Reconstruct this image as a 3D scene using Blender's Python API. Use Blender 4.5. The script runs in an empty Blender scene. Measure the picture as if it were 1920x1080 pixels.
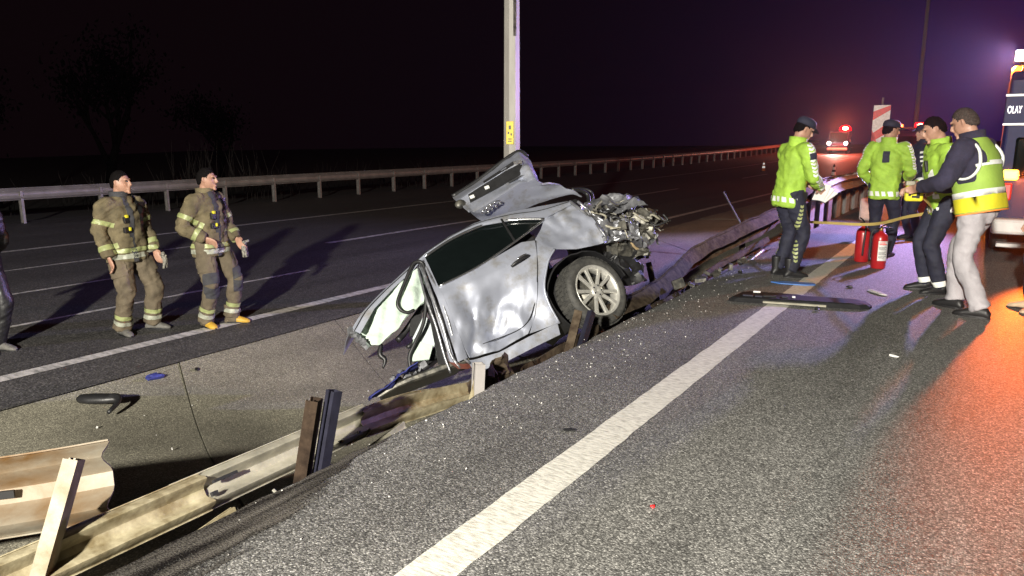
import bpy, bmesh, math, random
import numpy as np
from mathutils import Vector, Matrix, Euler, noise as mnoise
random.seed(7)
R = math.radians
SC = bpy.context.scene
COL = SC.collection

# ------------------------------------------------------------------ camera
cam_d = bpy.data.cameras.new('camera')
cam = bpy.data.objects.new('camera', cam_d); COL.objects.link(cam)
cam_d.sensor_width = 36.0; cam_d.lens = 36.0 * 1387.0 / 1920.0
cam_d.clip_start = 0.05; cam_d.clip_end = 2000
CAM = Vector((0, 0, 1.55))
_p, _y = R(11.334), R(32.581)
_h = Vector((-math.sin(_y), math.cos(_y), 0)); _r = Vector((math.cos(_y), math.sin(_y), 0)); _z = Vector((0, 0, 1))
_fw = _h * math.cos(_p) - _z * math.sin(_p); _up = _h * math.sin(_p) + _z * math.cos(_p)
cam.matrix_world = Matrix(((_r.x, _up.x, -_fw.x, CAM.x), (_r.y, _up.y, -_fw.y, CAM.y), (_r.z, _up.z, -_fw.z, CAM.z), (0, 0, 0, 1)))
SC.camera = cam

# ------------------------------------------------------------------ night sky
W = bpy.data.worlds.new('World'); SC.world = W; W.use_nodes = True
nt = W.node_tree; nt.nodes.clear()
def N(t, **kw):
    n = nt.nodes.new(t)
    for k, v in kw.items(): setattr(n, k, v)
    return n
wo = N('ShaderNodeOutputWorld'); bg = N('ShaderNodeBackground'); tc = N('ShaderNodeTexCoord')
dt = N('ShaderNodeVectorMath', operation='DOT_PRODUCT'); dt.inputs[1].default_value = Vector((0.03, 0.99, 0.06)).normalized()
nt.links.new(tc.outputs['Generated'], dt.inputs[0])
mx = N('ShaderNodeMath', operation='MAXIMUM'); mx.inputs[1].default_value = 0.0
nt.links.new(dt.outputs['Value'], mx.inputs[0])
acc = None
for power, col in ((26.0, (0.0046, 0.0016, 0.021)), (160.0, (0.0060, 0.0050, 0.055)), (4.0, (0.0007, 0.0006, 0.0030))):  # lobes brighten the sky round the floodlight, standing in for lens glare
    pw = N('ShaderNodeMath', operation='POWER'); pw.inputs[1].default_value = power
    nt.links.new(mx.outputs[0], pw.inputs[0])
    sc_ = N('ShaderNodeVectorMath', operation='SCALE'); sc_.inputs[0].default_value = col
    nt.links.new(pw.outputs[0], sc_.inputs['Scale'])
    ad = N('ShaderNodeVectorMath', operation='ADD')
    if acc is None: ad.inputs[1].default_value = (0.0030, 0.0011, 0.0017)
    else: nt.links.new(acc.outputs[0], ad.inputs[1])
    nt.links.new(sc_.outputs[0], ad.inputs[0]); acc = ad
nt.links.new(acc.outputs[0], bg.inputs['Color']); bg.inputs['Strength'].default_value = 1.0
nt.links.new(bg.outputs[0], wo.inputs['Surface'])

# ------------------------------------------------------------------ lights
def lamp(name, kind, loc, col, energy, size=0.1, target=None, angle=None, blend=0.4):
    d = bpy.data.lights.new(name, kind); d.color = col; d.energy = energy
    if kind in ('POINT', 'SPOT'): d.shadow_soft_size = size
    if kind == 'SPOT': d.spot_size = R(angle); d.spot_blend = blend
    o = bpy.data.objects.new(name, d); COL.objects.link(o); o.location = loc
    if target: o.rotation_euler = (Vector(target) - Vector(loc)).to_track_quat('-Z', 'Y').to_euler()
    return o
lamp('work_floodlight', 'POINT', (0.2, -5.4, 3.5), (1.0, 0.945, 0.83), 15500, 0.16)
lamp('roof_floodlight', 'SPOT', (0.20, 15.9, 3.06), (0.42, 0.38, 1.0), 5200, 0.10, (-6.0, 9.6, -0.4), 92, 0.7)
lamp('amber_lamp_light', 'SPOT', (0.30, 11.58, 1.10), (1.0, 0.15, 0.02), 3000, 0.06, (2.5, 4.0, -0.3), 44, 0.45)
lamp('amber_lamp_light', 'SPOT', (1.96, 11.58, 1.10), (1.0, 0.17, 0.03), 2200, 0.06, (4.4, 4.0, -0.3), 56, 0.4)
lamp('added_amber_light', 'POINT', (0.12, 13.65, 2.60), (1.0, 0.22, 0.03), 1000, 0.06)  # unseen lamp added to turn the standing rail orange
lamp('red_beacon_light', 'POINT', (-14.1, 87.6, 3.2), (1.0, 0.20, 0.07), 2600, 0.2)
lamp('red_beacon_light', 'POINT', (-2.62, 36.3, 2.30), (1.0, 0.02, 0.03), 350, 0.1)
lamp('amber_beacon_light', 'POINT', (-3.6, 37.2, 2.45), (1.0, 0.25, 0.03), 130, 0.1)
lamp('red_glow_light', 'POINT', (-13.8, 87.4, 2.75), (1.0, 0.02, 0.03), 1900, 0.2)
lamp('headlamp_light', 'SPOT', (-14.6, 88.0, 1.15), (1.0, 0.93, 0.8), 1500, 0.1, (-12.0, 60, 0.0), 70, 0.6)

vs = SC.view_settings
vs.view_transform = 'Standard'; vs.look = 'None'; vs.exposure = 0.0; vs.gamma = 1.0; vs.use_curve_mapping = False
SC.cycles.use_denoising = True
SC.cycles.max_bounces = 6

# ------------------------------------------------------------------ materials
def new_mat(name):
    m = bpy.data.materials.new(name); m.use_nodes = True
    t = m.node_tree; b = t.nodes['Principled BSDF']
    return m, t, b
def mat(name, col, rough=0.6, metal=0.0, var=0.15, scale=12.0, bump=0.0, bscale=60.0, col2=None, spec=0.5, coat=0.0, detail=6.0, aniso=None):
    """procedural base: noise between two tones, optional second colour and bump"""
    m, t, b = new_mat(name)
    L = t.links.new
    tc = t.nodes.new('ShaderNodeTexCoord')
    n1 = t.nodes.new('ShaderNodeTexNoise'); n1.inputs['Scale'].default_value = scale; n1.inputs['Detail'].default_value = detail
    n1.inputs['Roughness'].default_value = 0.6
    src = tc.outputs['Object']
    if aniso:
        mp = t.nodes.new('ShaderNodeMapping'); mp.inputs['Scale'].default_value = aniso; L(src, mp.inputs['Vector']); src = mp.outputs['Vector']
    L(src, n1.inputs['Vector'])
    rp = t.nodes.new('ShaderNodeValToRGB'); rp.color_ramp.elements[0].position = 0.32; rp.color_ramp.elements[1].position = 0.68
    c = Vector(col[:3])
    lo = c * (1 - var); hi = Vector(col2[:3]) if col2 else c * (1 + var)
    rp.color_ramp.elements[0].color = (*lo, 1); rp.color_ramp.elements[1].color = (*[min(1, x) for x in hi], 1)
    L(n1.outputs['Fac'], rp.inputs['Fac']); L(rp.outputs['Color'], b.inputs['Base Color'])
    b.inputs['Roughness'].default_value = rough; b.inputs['Metallic'].default_value = metal
    b.inputs['Specular IOR Level'].default_value = spec; b.inputs['Coat Weight'].default_value = coat
    if coat: b.inputs['Coat Roughness'].default_value = 0.08
    if bump:
        n2 = t.nodes.new('ShaderNodeTexNoise'); n2.inputs['Scale'].default_value = bscale; n2.inputs['Detail'].default_value = 5
        L(src, n2.inputs['Vector'])
        bp = t.nodes.new('ShaderNodeBump'); bp.inputs['Strength'].default_value = bump; bp.inputs['Distance'].default_value = 0.01
        L(n2.outputs['Fac'], bp.inputs['Height']); L(bp.outputs['Normal'], b.inputs['Normal'])
    return m
def emit(name, col, strength):
    m, t, b = new_mat(name)
    b.inputs['Base Color'].default_value = (*col, 1); b.inputs['Emission Color'].default_value = (*col, 1)
    b.inputs['Emission Strength'].default_value = strength; b.inputs['Roughness'].default_value = 0.2
    return m
def aggregate(name, dark, light, cell, rough, patch=0.25, bump=0.5, tint=None, stretch=None, spec=0.5):
    """asphalt / worn concrete: voronoi chips with random tone, fine grit, broad patches"""
    m, t, b = new_mat(name); L = t.links.new
    tc = t.nodes.new('ShaderNodeTexCoord')
    vo = t.nodes.new('ShaderNodeTexVoronoi'); vo.inputs['Scale'].default_value = 1.0 / cell
    L(tc.outputs['Object'], vo.inputs['Vector'])
    sp = t.nodes.new('ShaderNodeSeparateColor'); L(vo.outputs['Color'], sp.inputs[0])
    rp = t.nodes.new('ShaderNodeValToRGB')
    e = rp.color_ramp.elements
    e[0].position = 0.0; e[0].color = (*dark, 1); e[1].position = 1.0; e[1].color = (*light, 1)
    md = e.new(0.55); mid = [d * 0.72 + l * 0.28 for d, l in zip(dark, light)]; md.color = (*mid, 1)
    hi = e.new(0.86); hc = [d * 0.45 + l * 0.55 for d, l in zip(dark, light)]; hi.color = (*hc, 1)
    L(sp.outputs[0], rp.inputs['Fac'])
    # dark binder between chips
    dr = t.nodes.new('ShaderNodeMapRange'); dr.inputs['From Min'].default_value = 0.25; dr.inputs['From Max'].default_value = 0.75
    dr.inputs['To Min'].default_value = 1.0; dr.inputs['To Max'].default_value = 0.55
    L(vo.outputs['Distance'], dr.inputs['Value'])
    n1 = t.nodes.new('ShaderNodeTexNoise'); n1.inputs['Scale'].default_value = 0.9; n1.inputs['Detail'].default_value = 7; n1.inputs['Roughness'].default_value = 0.65
    sv = tc.outputs['Object']
    if stretch:
        mp = t.nodes.new('ShaderNodeMapping'); mp.inputs['Scale'].default_value = stretch; L(sv, mp.inputs['Vector']); sv = mp.outputs['Vector']
    L(sv, n1.inputs['Vector'])
    nr = t.nodes.new('ShaderNodeMapRange'); nr.inputs['From Min'].default_value = 0.3; nr.inputs['From Max'].default_value = 0.7
    nr.inputs['To Min'].default_value = 1 - patch; nr.inputs['To Max'].default_value = 1 + patch
    L(n1.outputs['Fac'], nr.inputs['Value'])
    mu = t.nodes.new('ShaderNodeMath'); mu.operation = 'MULTIPLY'; L(dr.outputs[0], mu.inputs[0]); L(nr.outputs[0], mu.inputs[1])
    vs_ = t.nodes.new('ShaderNodeVectorMath'); vs_.operation = 'SCALE'; L(rp.outputs['Color'], vs_.inputs[0]); L(mu.outputs[0], vs_.inputs['Scale'])
    L(vs_.outputs[0], b.inputs['Base Color'])
    rr = t.nodes.new('ShaderNodeMapRange'); rr.inputs['To Min'].default_value = rough - 0.12; rr.inputs['To Max'].default_value = rough + 0.12
    L(n1.outputs['Fac'], rr.inputs['Value']); L(rr.outputs[0], b.inputs['Roughness'])
    b.inputs['Specular IOR Level'].default_value = spec
    bp = t.nodes.new('ShaderNodeBump'); bp.inputs['Strength'].default_value = bump; bp.inputs['Distance'].default_value = 0.004
    bp.invert = True
    L(vo.outputs['Distance'], bp.inputs['Height']); L(bp.outputs['Normal'], b.inputs['Normal'])
    return m

M = {}
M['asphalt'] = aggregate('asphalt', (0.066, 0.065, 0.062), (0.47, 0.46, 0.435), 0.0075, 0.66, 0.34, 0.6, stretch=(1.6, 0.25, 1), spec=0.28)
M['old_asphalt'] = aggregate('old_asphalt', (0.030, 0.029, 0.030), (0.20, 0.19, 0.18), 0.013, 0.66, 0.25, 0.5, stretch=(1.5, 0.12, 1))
M['median'] = aggregate('median_concrete', (0.135, 0.125, 0.095), (0.50, 0.47, 0.36), 0.0085, 0.78, 0.36, 0.5, stretch=(0.8, 0.5, 1))
M['soil'] = mat('dark_soil', (0.030, 0.026, 0.020), 0.95, 0, 0.5, 9, 0.8, 40)
M['verge'] = mat('verge_earth', (0.020, 0.019, 0.013), 0.95, 0, 0.4, 2.5, 0.8, 20)

def paint_mat(name, col, worn, under, sc=30.0):
    m, t, b = new_mat(name); L = t.links.new
    tc = t.nodes.new('ShaderNodeTexCoord')
    mp = t.nodes.new('ShaderNodeMapping'); mp.inputs['Scale'].default_value = (0.6, 2.4, 1); L(tc.outputs['Object'], mp.inputs['Vector'])
    n = t.nodes.new('ShaderNodeTexNoise'); n.inputs['Scale'].default_value = sc; n.inputs['Detail'].default_value = 8; n.inputs['Roughness'].default_value = 0.72
    L(mp.outputs[0], n.inputs['Vector'])
    rp = t.nodes.new('ShaderNodeValToRGB'); e = rp.color_ramp.elements
    e[0].position = worn - 0.10; e[0].color = (*under, 1); e[1].position = worn + 0.16; e[1].color = (*col, 1)
    L(n.outputs['Fac'], rp.inputs['Fac']); L(rp.outputs['Color'], b.inputs['Base Color'])
    b.inputs['Roughness'].default_value = 0.6
    bp = t.nodes.new('ShaderNodeBump'); bp.inputs['Strength'].default_value = 0.5; bp.inputs['Distance'].default_value = 0.004
    L(n.outputs['Fac'], bp.inputs['Height']); L(bp.outputs[0], b.inputs['Normal'])
    return m
M['paint'] = paint_mat('worn_white_paint', (0.62, 0.61, 0.54), 0.40, (0.22, 0.21, 0.18))
M['old_paint_and_glints'] = paint_mat('faded_white_paint_and_glints', (0.60, 0.58, 0.55), 0.42, (0.16, 0.16, 0.15), 8)
M['galv'] = mat('galvanised_steel', (0.27, 0.255, 0.20), 0.58, 0.08, 0.3, 7, 0.15, 30, aniso=(1, 1, 1))
M['galv_dusty'] = mat('dusty_galvanised_steel', (0.20, 0.155, 0.08), 0.6, 0.04, 0.3, 9, 0.3, 26, col2=(0.38, 0.34, 0.23))
M['galv_ochre'] = mat('ochre_stained_steel', (0.150, 0.072, 0.014), 0.6, 0.05, 0.3, 3, 0.3, 20, col2=(0.20, 0.18, 0.14))
M['galv_far'] = mat('weathered_guardrail_steel', (0.30, 0.28, 0.27), 0.5, 0.25, 0.2, 3, 0.1, 12)
M['rusty'] = mat('rusty_brown_steel', (0.040, 0.027, 0.018), 0.85, 0.0, 0.4, 14, 0.4, 40, col2=(0.085, 0.065, 0.045), spec=0.12)
M['dark_steel'] = mat('dark_blue_steel', (0.012, 0.012, 0.022), 0.6, 0.0, 0.3, 12, 0.2, 30, spec=0.25)
M['stake'] = mat('dull_grey_stake', (.08, .08, .08), .8)
M['post_cream'] = mat('pale_dusty_steel', (0.15, 0.115, 0.055), 0.6, 0.1, 0.3, 9, 0.3, 26, col2=(0.23, 0.20, 0.15))
M['rust_dark'] = mat('dark_rusted_steel', (0.016, 0.010, 0.007), 0.85, 0.0, 0.4, 14, 0.4, 40, col2=(0.036, 0.024, 0.016), spec=0.1)
M['bolt'] = mat('bright_bolt_steel', (0.6, 0.58, 0.5), 0.35, 0.7, 0.1)
M['black'] = mat('black_plastic', (0.013, 0.013, 0.014), 0.45, 0, 0.3, 20, 0.15, 60)
M['black_rough'] = mat('black_cavity', (0.006, 0.006, 0.007), 0.8, 0, 0.3, 10)
def car_paint():
    m, t, b = new_mat('silver_car_paint'); L = t.links.new
    tc = t.nodes.new('ShaderNodeTexCoord')
    n = t.nodes.new('ShaderNodeTexNoise'); n.inputs['Scale'].default_value = 5; n.inputs['Detail'].default_value = 9; n.inputs['Roughness'].default_value = 0.7
    L(tc.outputs['Object'], n.inputs['Vector'])
    rp = t.nodes.new('ShaderNodeValToRGB'); e = rp.color_ramp.elements
    e[0].position = 0.34; e[0].color = (0.23, 0.225, 0.22, 1); e[1].position = 0.50; e[1].color = (0.335, 0.355, 0.425, 1)
    L(n.outputs['Fac'], rp.inputs['Fac']); L(rp.outputs[0], b.inputs['Base Color'])
    rr = t.nodes.new('ShaderNodeMapRange'); rr.inputs['From Min'].default_value = .3; rr.inputs['From Max'].default_value = .6
    rr.inputs['To Min'].default_value = 0.62; rr.inputs['To Max'].default_value = 0.44
    L(n.outputs['Fac'], rr.inputs['Value']); L(rr.outputs[0], b.inputs['Roughness'])
    b.inputs['Metallic'].default_value = 0.45; b.inputs['Coat Weight'].default_value = 0.12; b.inputs['Coat Roughness'].default_value = 0.12
    w = t.nodes.new('ShaderNodeTexNoise'); w.inputs['Scale'].default_value = 60; w.inputs['Detail'].default_value = 4
    L(tc.outputs['Object'], w.inputs['Vector'])
    bp = t.nodes.new('ShaderNodeBump'); bp.inputs['Strength'].default_value = 0.06; bp.inputs['Distance'].default_value = 0.004
    L(w.outputs['Fac'], bp.inputs['Height']); L(bp.outputs[0], b.inputs['Normal'])
    return m
M['silver'] = car_paint()
M['torn'] = mat('torn_sheet_metal', (0.20, 0.20, 0.22), 0.36, 0.7, 0.5, 9, 0.4, 30, col2=(0.46, 0.47, 0.50))
M['torn_dark'] = mat('dirty_torn_metal', (0.06, 0.06, 0.06), 0.5, 0.6, 0.5, 12, 0.4, 30, col2=(0.20, 0.19, 0.16))
M['chrome'] = mat('bright_trim', (0.75, 0.76, 0.78), 0.18, 0.95, 0.05)
M['alloy'] = mat('alloy_rim', (0.55, 0.54, 0.50), 0.33, 0.55, 0.12, 20)
M['tyre'] = mat('tyre_rubber', (0.030, 0.030, 0.029), 0.75, 0, 0.35, 18, 0.4, 50, col2=(0.060, 0.058, 0.052))
M['rubber'] = mat('black_rubber', (0.012, 0.012, 0.013), 0.5, 0, 0.2)
M['glass'] = mat('tinted_glass', (0.004, 0.006, 0.006), 0.06, 0, 0.1, spec=0.6)
M['airbag'] = mat('curtain_airbag_fabric', (0.44, 0.53, 0.46), 0.85, 0, 0.10, 7, 0.5, 25)
M['trimwhite'] = mat('pale_interior_trim', (0.50, 0.55, 0.56), 0.6, 0, 0.10)
M['foam'] = mat('tan_foam', (0.27, 0.20, 0.11), 0.9, 0, 0.3, 14, 0.6, 30)
M['rustred'] = mat('red_brown_smear', (0.085, 0.022, 0.014), 0.6, 0, 0.4, 12)
M['bluecloth'] = mat('blue_cloth', (0.020, 0.026, 0.16), 0.8, 0, 0.3, 16, 0.4, 60)
M['pole'] = mat('galvanised_pole', (0.27, 0.255, 0.235), 0.5, 0.1, 0.12, 4, 0.1, 20, aniso=(3, 3, .5))
M['yellow'] = mat('yellow_plate', (0.65, 0.50, 0.03), 0.5, 0, 0.1)
M['hair'] = mat('dark_hair', (0.004, 0.003, 0.003), 0.8, 0, 0.4, 80, 0.6, 200, spec=0.1)
M['greyhair'] = mat('grey_hair', (0.045, 0.036, 0.032), 0.8, 0, 0.5, 80, 0.6, 200, spec=0.1)
M['skin'] = mat('skin', (0.36, 0.20, 0.14), 0.5, 0, 0.12, 16, 0.1, 80)
M['eye'] = mat('eye_dark', (0.02, 0.015, 0.012), 0.2)
M['bunker'] = mat('khaki_bunker_fabric', (0.115, 0.092, 0.050), 0.85, 0, 0.40, 7, 0.6, 50)
M['bunker_b'] = mat('brown_bunker_fabric', (0.105, 0.083, 0.054), 0.85, 0, 0.25, 9, 0.4, 70)
M['patchdark'] = mat('dark_knee_patch', (0.035, 0.035, 0.040), 0.8, 0, 0.2, 20, 0.3, 80)
M['limestripe'] = mat('lime_silver_tape', (0.27, 0.30, 0.13), 0.45, 0, 0.2, 14)
M['silverstripe'] = mat('silver_tape', (0.70, 0.72, 0.68), 0.4, 0, 0.15, 14)
M['ffsilver'] = mat('dull_silver_tape', (0.30, 0.31, 0.25), 0.5, 0, 0.25, 14)
M['lime'] = mat('hi_vis_lime_fabric', (0.27, 0.44, 0.045), 0.75, 0, 0.22, 6, 0.5, 40)
M['limeyellow'] = mat('hi_vis_yellow_fabric', (0.58, 0.52, 0.02), 0.7, 0, 0.12, 5, 0.3, 40)
M['limegreen'] = mat('pale_lime_panel', (0.25, 0.38, 0.06), 0.75, 0, 0.12, 5, 0.3, 40)
M['orange'] = mat('orange_trim', (0.75, 0.22, 0.04), 0.7)
M['navy'] = mat('navy_cloth', (0.012, 0.013, 0.028), 0.8, 0, 0.3, 8, 0.4, 50)
M['knit'] = mat('dark_navy_knit', (0.020, 0.018, 0.040), 0.9, 0, 0.25, 10, 0.5, 90)
M['jeans'] = mat('pale_grey_jeans', (0.34, 0.32, 0.34), 0.8, 0, 0.14, 6, 0.4, 60)
M['shoe'] = mat('black_shoe', (0.012, 0.012, 0.013), 0.5)
M['bootgrey'] = mat('scuffed_grey_boot', (0.12, 0.115, 0.105), 0.7, 0, 0.35, 22)
M['bootyellow'] = mat('yellow_boot_toe', (0.50, 0.30, 0.035), 0.55, 0, 0.2, 20)
M['beige'] = mat('beige_shoe', (0.48, 0.36, 0.24), 0.7)
M['glove'] = mat('speckled_glove', (0.03, 0.03, 0.03), 0.8, 0, 0.3, 70, 0.3, 80, col2=(0.34, 0.32, 0.27))
M['red'] = mat('red_enamel', (0.34, 0.012, 0.014), 0.32, 0, 0.12, 6, coat=0.3)
M['label'] = mat('printed_label', (0.62, 0.62, 0.60), 0.5, 0, 0.25, 60, col2=(0.75, 0.75, 0.72))
M['brass'] = mat('brass', (0.45, 0.30, 0.10), 0.35, 0.8, 0.1)
M['paper'] = mat('white_paper', (0.75, 0.75, 0.72), 0.8, 0, 0.05)
M['tape'] = mat('barrier_tape', (0.50, 0.38, 0.12), 0.45, 0, 0.15, 6)
M['bluevan'] = mat('dark_blue_van_paint', (0.012, 0.014, 0.065), 0.55, 0.0, 0.1, spec=0.25)
M['whitepaint'] = mat('white_vehicle_paint', (0.72, 0.72, 0.72), 0.35, 0, 0.05, coat=0.4)
M['bumper'] = mat('scuffed_white_bumper', (0.60, 0.58, 0.56), 0.45, 0, 0.15, 6)
M['conc'] = mat('pale_concrete', (0.42, 0.41, 0.39), 0.85, 0, 0.2, 10, 0.5, 50)
M['signred'] = mat('sign_red', (0.80, 0.02, 0.02), 0.4)
M['signwhite'] = mat('sign_white', (0.88, 0.88, 0.88), 0.4)
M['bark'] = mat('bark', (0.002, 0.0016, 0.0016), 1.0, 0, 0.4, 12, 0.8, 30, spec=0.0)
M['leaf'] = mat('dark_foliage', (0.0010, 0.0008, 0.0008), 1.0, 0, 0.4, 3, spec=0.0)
M['reed'] = mat('dry_reed', (0.012, 0.009, 0.008), 0.9, 0, 0.3, 8)
M['tailred'] = emit('red_lit_lamp', (1.0, 0.03, 0.03), 6.0)
M['redglow'] = emit('red_beacon_lens', (1.0, 0.10, 0.05), 22.0)
M['redlens'] = emit('red_lens', (1.0, 0.0, 0.012), 1.6)
M['redcore'] = emit('red_beacon_core', (1.0, 0.28, 0.12), 40.0)
M['amberglow'] = emit('amber_lens', (1.0, 0.30, 0.03), 16.0)
M['amberdim'] = emit('added_amber_beacon_lens', (1.0, 0.16, 0.03), 5.0)
M['whiteglow'] = emit('white_lamp_lens', (1.0, 0.92, 0.85), 14.0)
M['blueglow'] = emit('blue_white_lens', (0.75, 0.80, 1.0), 30.0)
M['textlit'] = emit('glowing_white_lettering', (0.85, 0.85, 1.0), 0.55)  # letters are given a faint glow of their own
M['stripelit'] = mat('white_reflective_line', (0.80, 0.80, 0.82), 0.35)

# ------------------------------------------------------------------ helpers
def link(name, me, m=None, parent=None, smooth=True):
    o = bpy.data.objects.new(name, me); COL.objects.link(o)
    if m is not None:
        me.materials.clear(); me.materials.append(m if not isinstance(m, str) else M[m])
    if smooth:
        me.polygons.foreach_set('use_smooth', [True] * len(me.polygons))
    if parent is not None: o.parent = parent
    return o
def obj(name, bm, m=None, parent=None, smooth=False, matrix=None):
    if matrix is not None: bmesh.ops.transform(bm, matrix=matrix, verts=bm.verts)
    bmesh.ops.recalc_face_normals(bm, faces=bm.faces)
    me = bpy.data.meshes.new(name); bm.to_mesh(me); bm.free()
    return link(name, me, m, parent, smooth)
def tag(o, label=None, cat=None, group=None, kind=None):
    if label: o['label'] = label
    if cat: o['category'] = cat
    if group: o['group'] = group
    if kind: o['kind'] = kind
    return o
def empty(name, loc=(0, 0, 0), rz=0.0, label=None, cat=None, group=None):
    o = bpy.data.objects.new(name, None); COL.objects.link(o)
    o.location = loc; o.rotation_euler = (0, 0, rz); o.empty_display_size = 0.1
    return tag(o, label, cat, group)
def sharp(o, ang=40):
    me = o.data
    bm = bmesh.new(); bm.from_mesh(me)
    for e in bm.edges:
        if len(e.link_faces) == 2 and e.calc_face_angle(0) > R(ang): e.smooth = False
    for f in bm.faces: f.smooth = True
    bm.to_mesh(me); bm.free()
    return o
def box(bm, c, s, rot=None, bev=0.0):
    r = bmesh.ops.create_cube(bm, size=1.0)
    vs_ = r['verts']
    mtx = Matrix.Translation(c) @ (rot.to_4x4() if rot is not None else Matrix.Identity(4)) @ Matrix.Diagonal((*s, 1))
    bmesh.ops.transform(bm, matrix=mtx, verts=vs_)
    if bev:
        es = list({e for v in vs_ for e in v.link_edges})
        bmesh.ops.bevel(bm, geom=es, offset=bev, segments=2, affect='EDGES', profile=0.5)
    return vs_
def cr(points, n):
    """Catmull-Rom resample of a polyline of tuples (any dimension)"""
    P = np.array(points, float)
    if len(P) == 2: 
        t = np.linspace(0, 1, n)[:, None]; return P[0] * (1 - t) + P[1] * t
    Q = np.vstack([2 * P[0] - P[1], P, 2 * P[-1] - P[-2]])
    out = []
    for s in np.linspace(0, len(P) - 1 - 1e-9, n):
        i = int(s); t = s - i
        a, b, c, d = Q[i], Q[i + 1], Q[i + 2], Q[i + 3]
        out.append(0.5 * ((2 * b) + (-a + c) * t + (2 * a - 5 * b + 4 * c - d) * t * t + (-a + 3 * b - 3 * c + d) * t ** 3))
    return np.array(out)
def lin(points, n):
    P = np.array(points, float); d = np.r_[0, np.cumsum(np.linalg.norm(np.diff(P, axis=0), axis=1))]
    s = np.linspace(0, d[-1], n)
    return np.stack([np.interp(s, d, P[:, k]) for k in range(P.shape[1])], 1)
def frames(P):
    P = [Vector(p) for p in P]; out = []
    T = []
    for i in range(len(P)):
        a = P[max(0, i - 1)]; b = P[min(len(P) - 1, i + 1)]; T.append((b - a).normalized())
    up = Vector((0, 0, 1)) if abs(T[0].z) < 0.9 else Vector((0, 1, 0))
    n = (up - T[0] * up.dot(T[0])).normalized()
    for i in range(len(P)):
        if i:
            n = T[i - 1].rotation_difference(T[i]) @ n
            n = (n - T[i] * n.dot(T[i])).normalized()
        out.append((P[i], T[i], n, T[i].cross(n)))
    return out
def tube(bm, pts, rad, seg=10, res=None, sx=1.0, sy=1.0, cap=True):
    """swept round tube; rad number or list"""
    rad = [rad] * len(pts) if isinstance(rad, (int, float)) else rad
    if res: 
        A = cr([(*p, r) for p, r in zip(pts, rad)], res); pts = A[:, :3]; rad = A[:, 3]
    rings = []
    for (p, t, n, b), r in zip(frames(pts), rad):
        rings.append([bm.verts.new(p + n * (r * sy * math.cos(a)) + b * (r * sx * math.sin(a))) for a in [2 * math.pi * k / seg for k in range(seg)]])
    for i in range(len(rings) - 1):
        for k in range(seg):
            bm.faces.new((rings[i][k], rings[i][(k + 1) % seg], rings[i + 1][(k + 1) % seg], rings[i + 1][k]))
    if cap: bm.faces.new(rings[0][::-1]); bm.faces.new(rings[-1])
    return rings
def loft(bm, rings, cap=True, closed=True):
    V = [[bm.verts.new(p) for p in r] for r in rings]
    n = len(V[0])
    for i in range(len(V) - 1):
        for k in range(n if closed else n - 1):
            bm.faces.new((V[i][k], V[i][(k + 1) % n], V[i + 1][(k + 1) % n], V[i + 1][k]))
    if cap and closed: bm.faces.new(V[0][::-1]); bm.faces.new(V[-1])
    return V
def ell(c, rx, ry, n=20, z=None, rot=None, sq=2.0):
    out = []
    for k in range(n):
        a = 2 * math.pi * k / n; ca, sa = math.cos(a), math.sin(a)
        v = Vector((rx * math.copysign(abs(ca) ** (2 / sq), ca), ry * math.copysign(abs(sa) ** (2 / sq), sa), 0))
        if rot is not None: v = rot @ v
        out.append(Vector(c) + v)
    return out
def lathe(bm, prof, seg=24, axis='z'):
    rings = []
    for r, z in prof:
        ring = []
        for k in range(seg):
            a = 2 * math.pi * k / seg
            p = (r * math.cos(a), r * math.sin(a), z)
            if axis == 'y': p = (p[0], p[2], p[1])
            ring.append(Vector(p))
        rings.append(ring)
    if prof[0][0] > 1e-4: return loft(bm, rings + [rings[0]], cap=False)
    return loft(bm, rings)
def remesh(o, voxel, smooth=2):
    md = o.modifiers.new('r', 'REMESH'); md.mode = 'VOXEL'; md.voxel_size = voxel; md.use_smooth_shade = True
    if smooth:
        s = o.modifiers.new('s', 'SMOOTH'); s.iterations = smooth; s.factor = 0.5
    dg = bpy.context.evaluated_depsgraph_get()
    me = bpy.data.meshes.new_from_object(o.evaluated_get(dg))
    mats = [m for m in o.data.materials]
    o.modifiers.clear(); old = o.data; o.data = me; me.name = old.name; bpy.data.meshes.remove(old)
    me.materials.clear()
    for m in mats: me.materials.append(m)
    me.polygons.foreach_set('use_smooth', [True] * len(me.polygons))
    return o
def solid(o, th, off=0.0):
    md = o.modifiers.new('thickness', 'SOLIDIFY'); md.thickness = th; md.offset = off
    es = o.modifiers.new('edges', 'EDGE_SPLIT'); es.split_angle = R(48); es.use_edge_sharp = True
    return o
def bevelmod(o, w, seg=2):
    md = o.modifiers.new('bevel', 'BEVEL'); md.width = w; md.segments = seg; md.limit_method = 'ANGLE'; md.angle_limit = R(40)
    return o
def fbm(p, f, oct=3):
    s = 0; a = 1
    q = Vector(p) * f
    for _ in range(oct):
        s += a * mnoise.noise(q); a *= 0.5; q = q * 2.03 + Vector((3.1, 1.7, 5.3))
    return s
def patch(name, src, planes, off, m, parent, th=0.004):
    """piece of a garment surface kept between planes, lifted off it: tape, pocket, knee patch"""
    bm = bmesh.new(); bm.from_mesh(src.data)
    for co, no in planes:
        g = list(bm.verts) + list(bm.edges) + list(bm.faces)
        bmesh.ops.bisect_plane(bm, geom=g, plane_co=Vector(co), plane_no=Vector(no), clear_inner=True, clear_outer=False)
    if not bm.faces: bm.free(); return None
    bm.normal_update()
    for v in bm.verts: v.co += v.normal * off
    o = obj(name, bm, m, parent, smooth=True)
    return o
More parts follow.
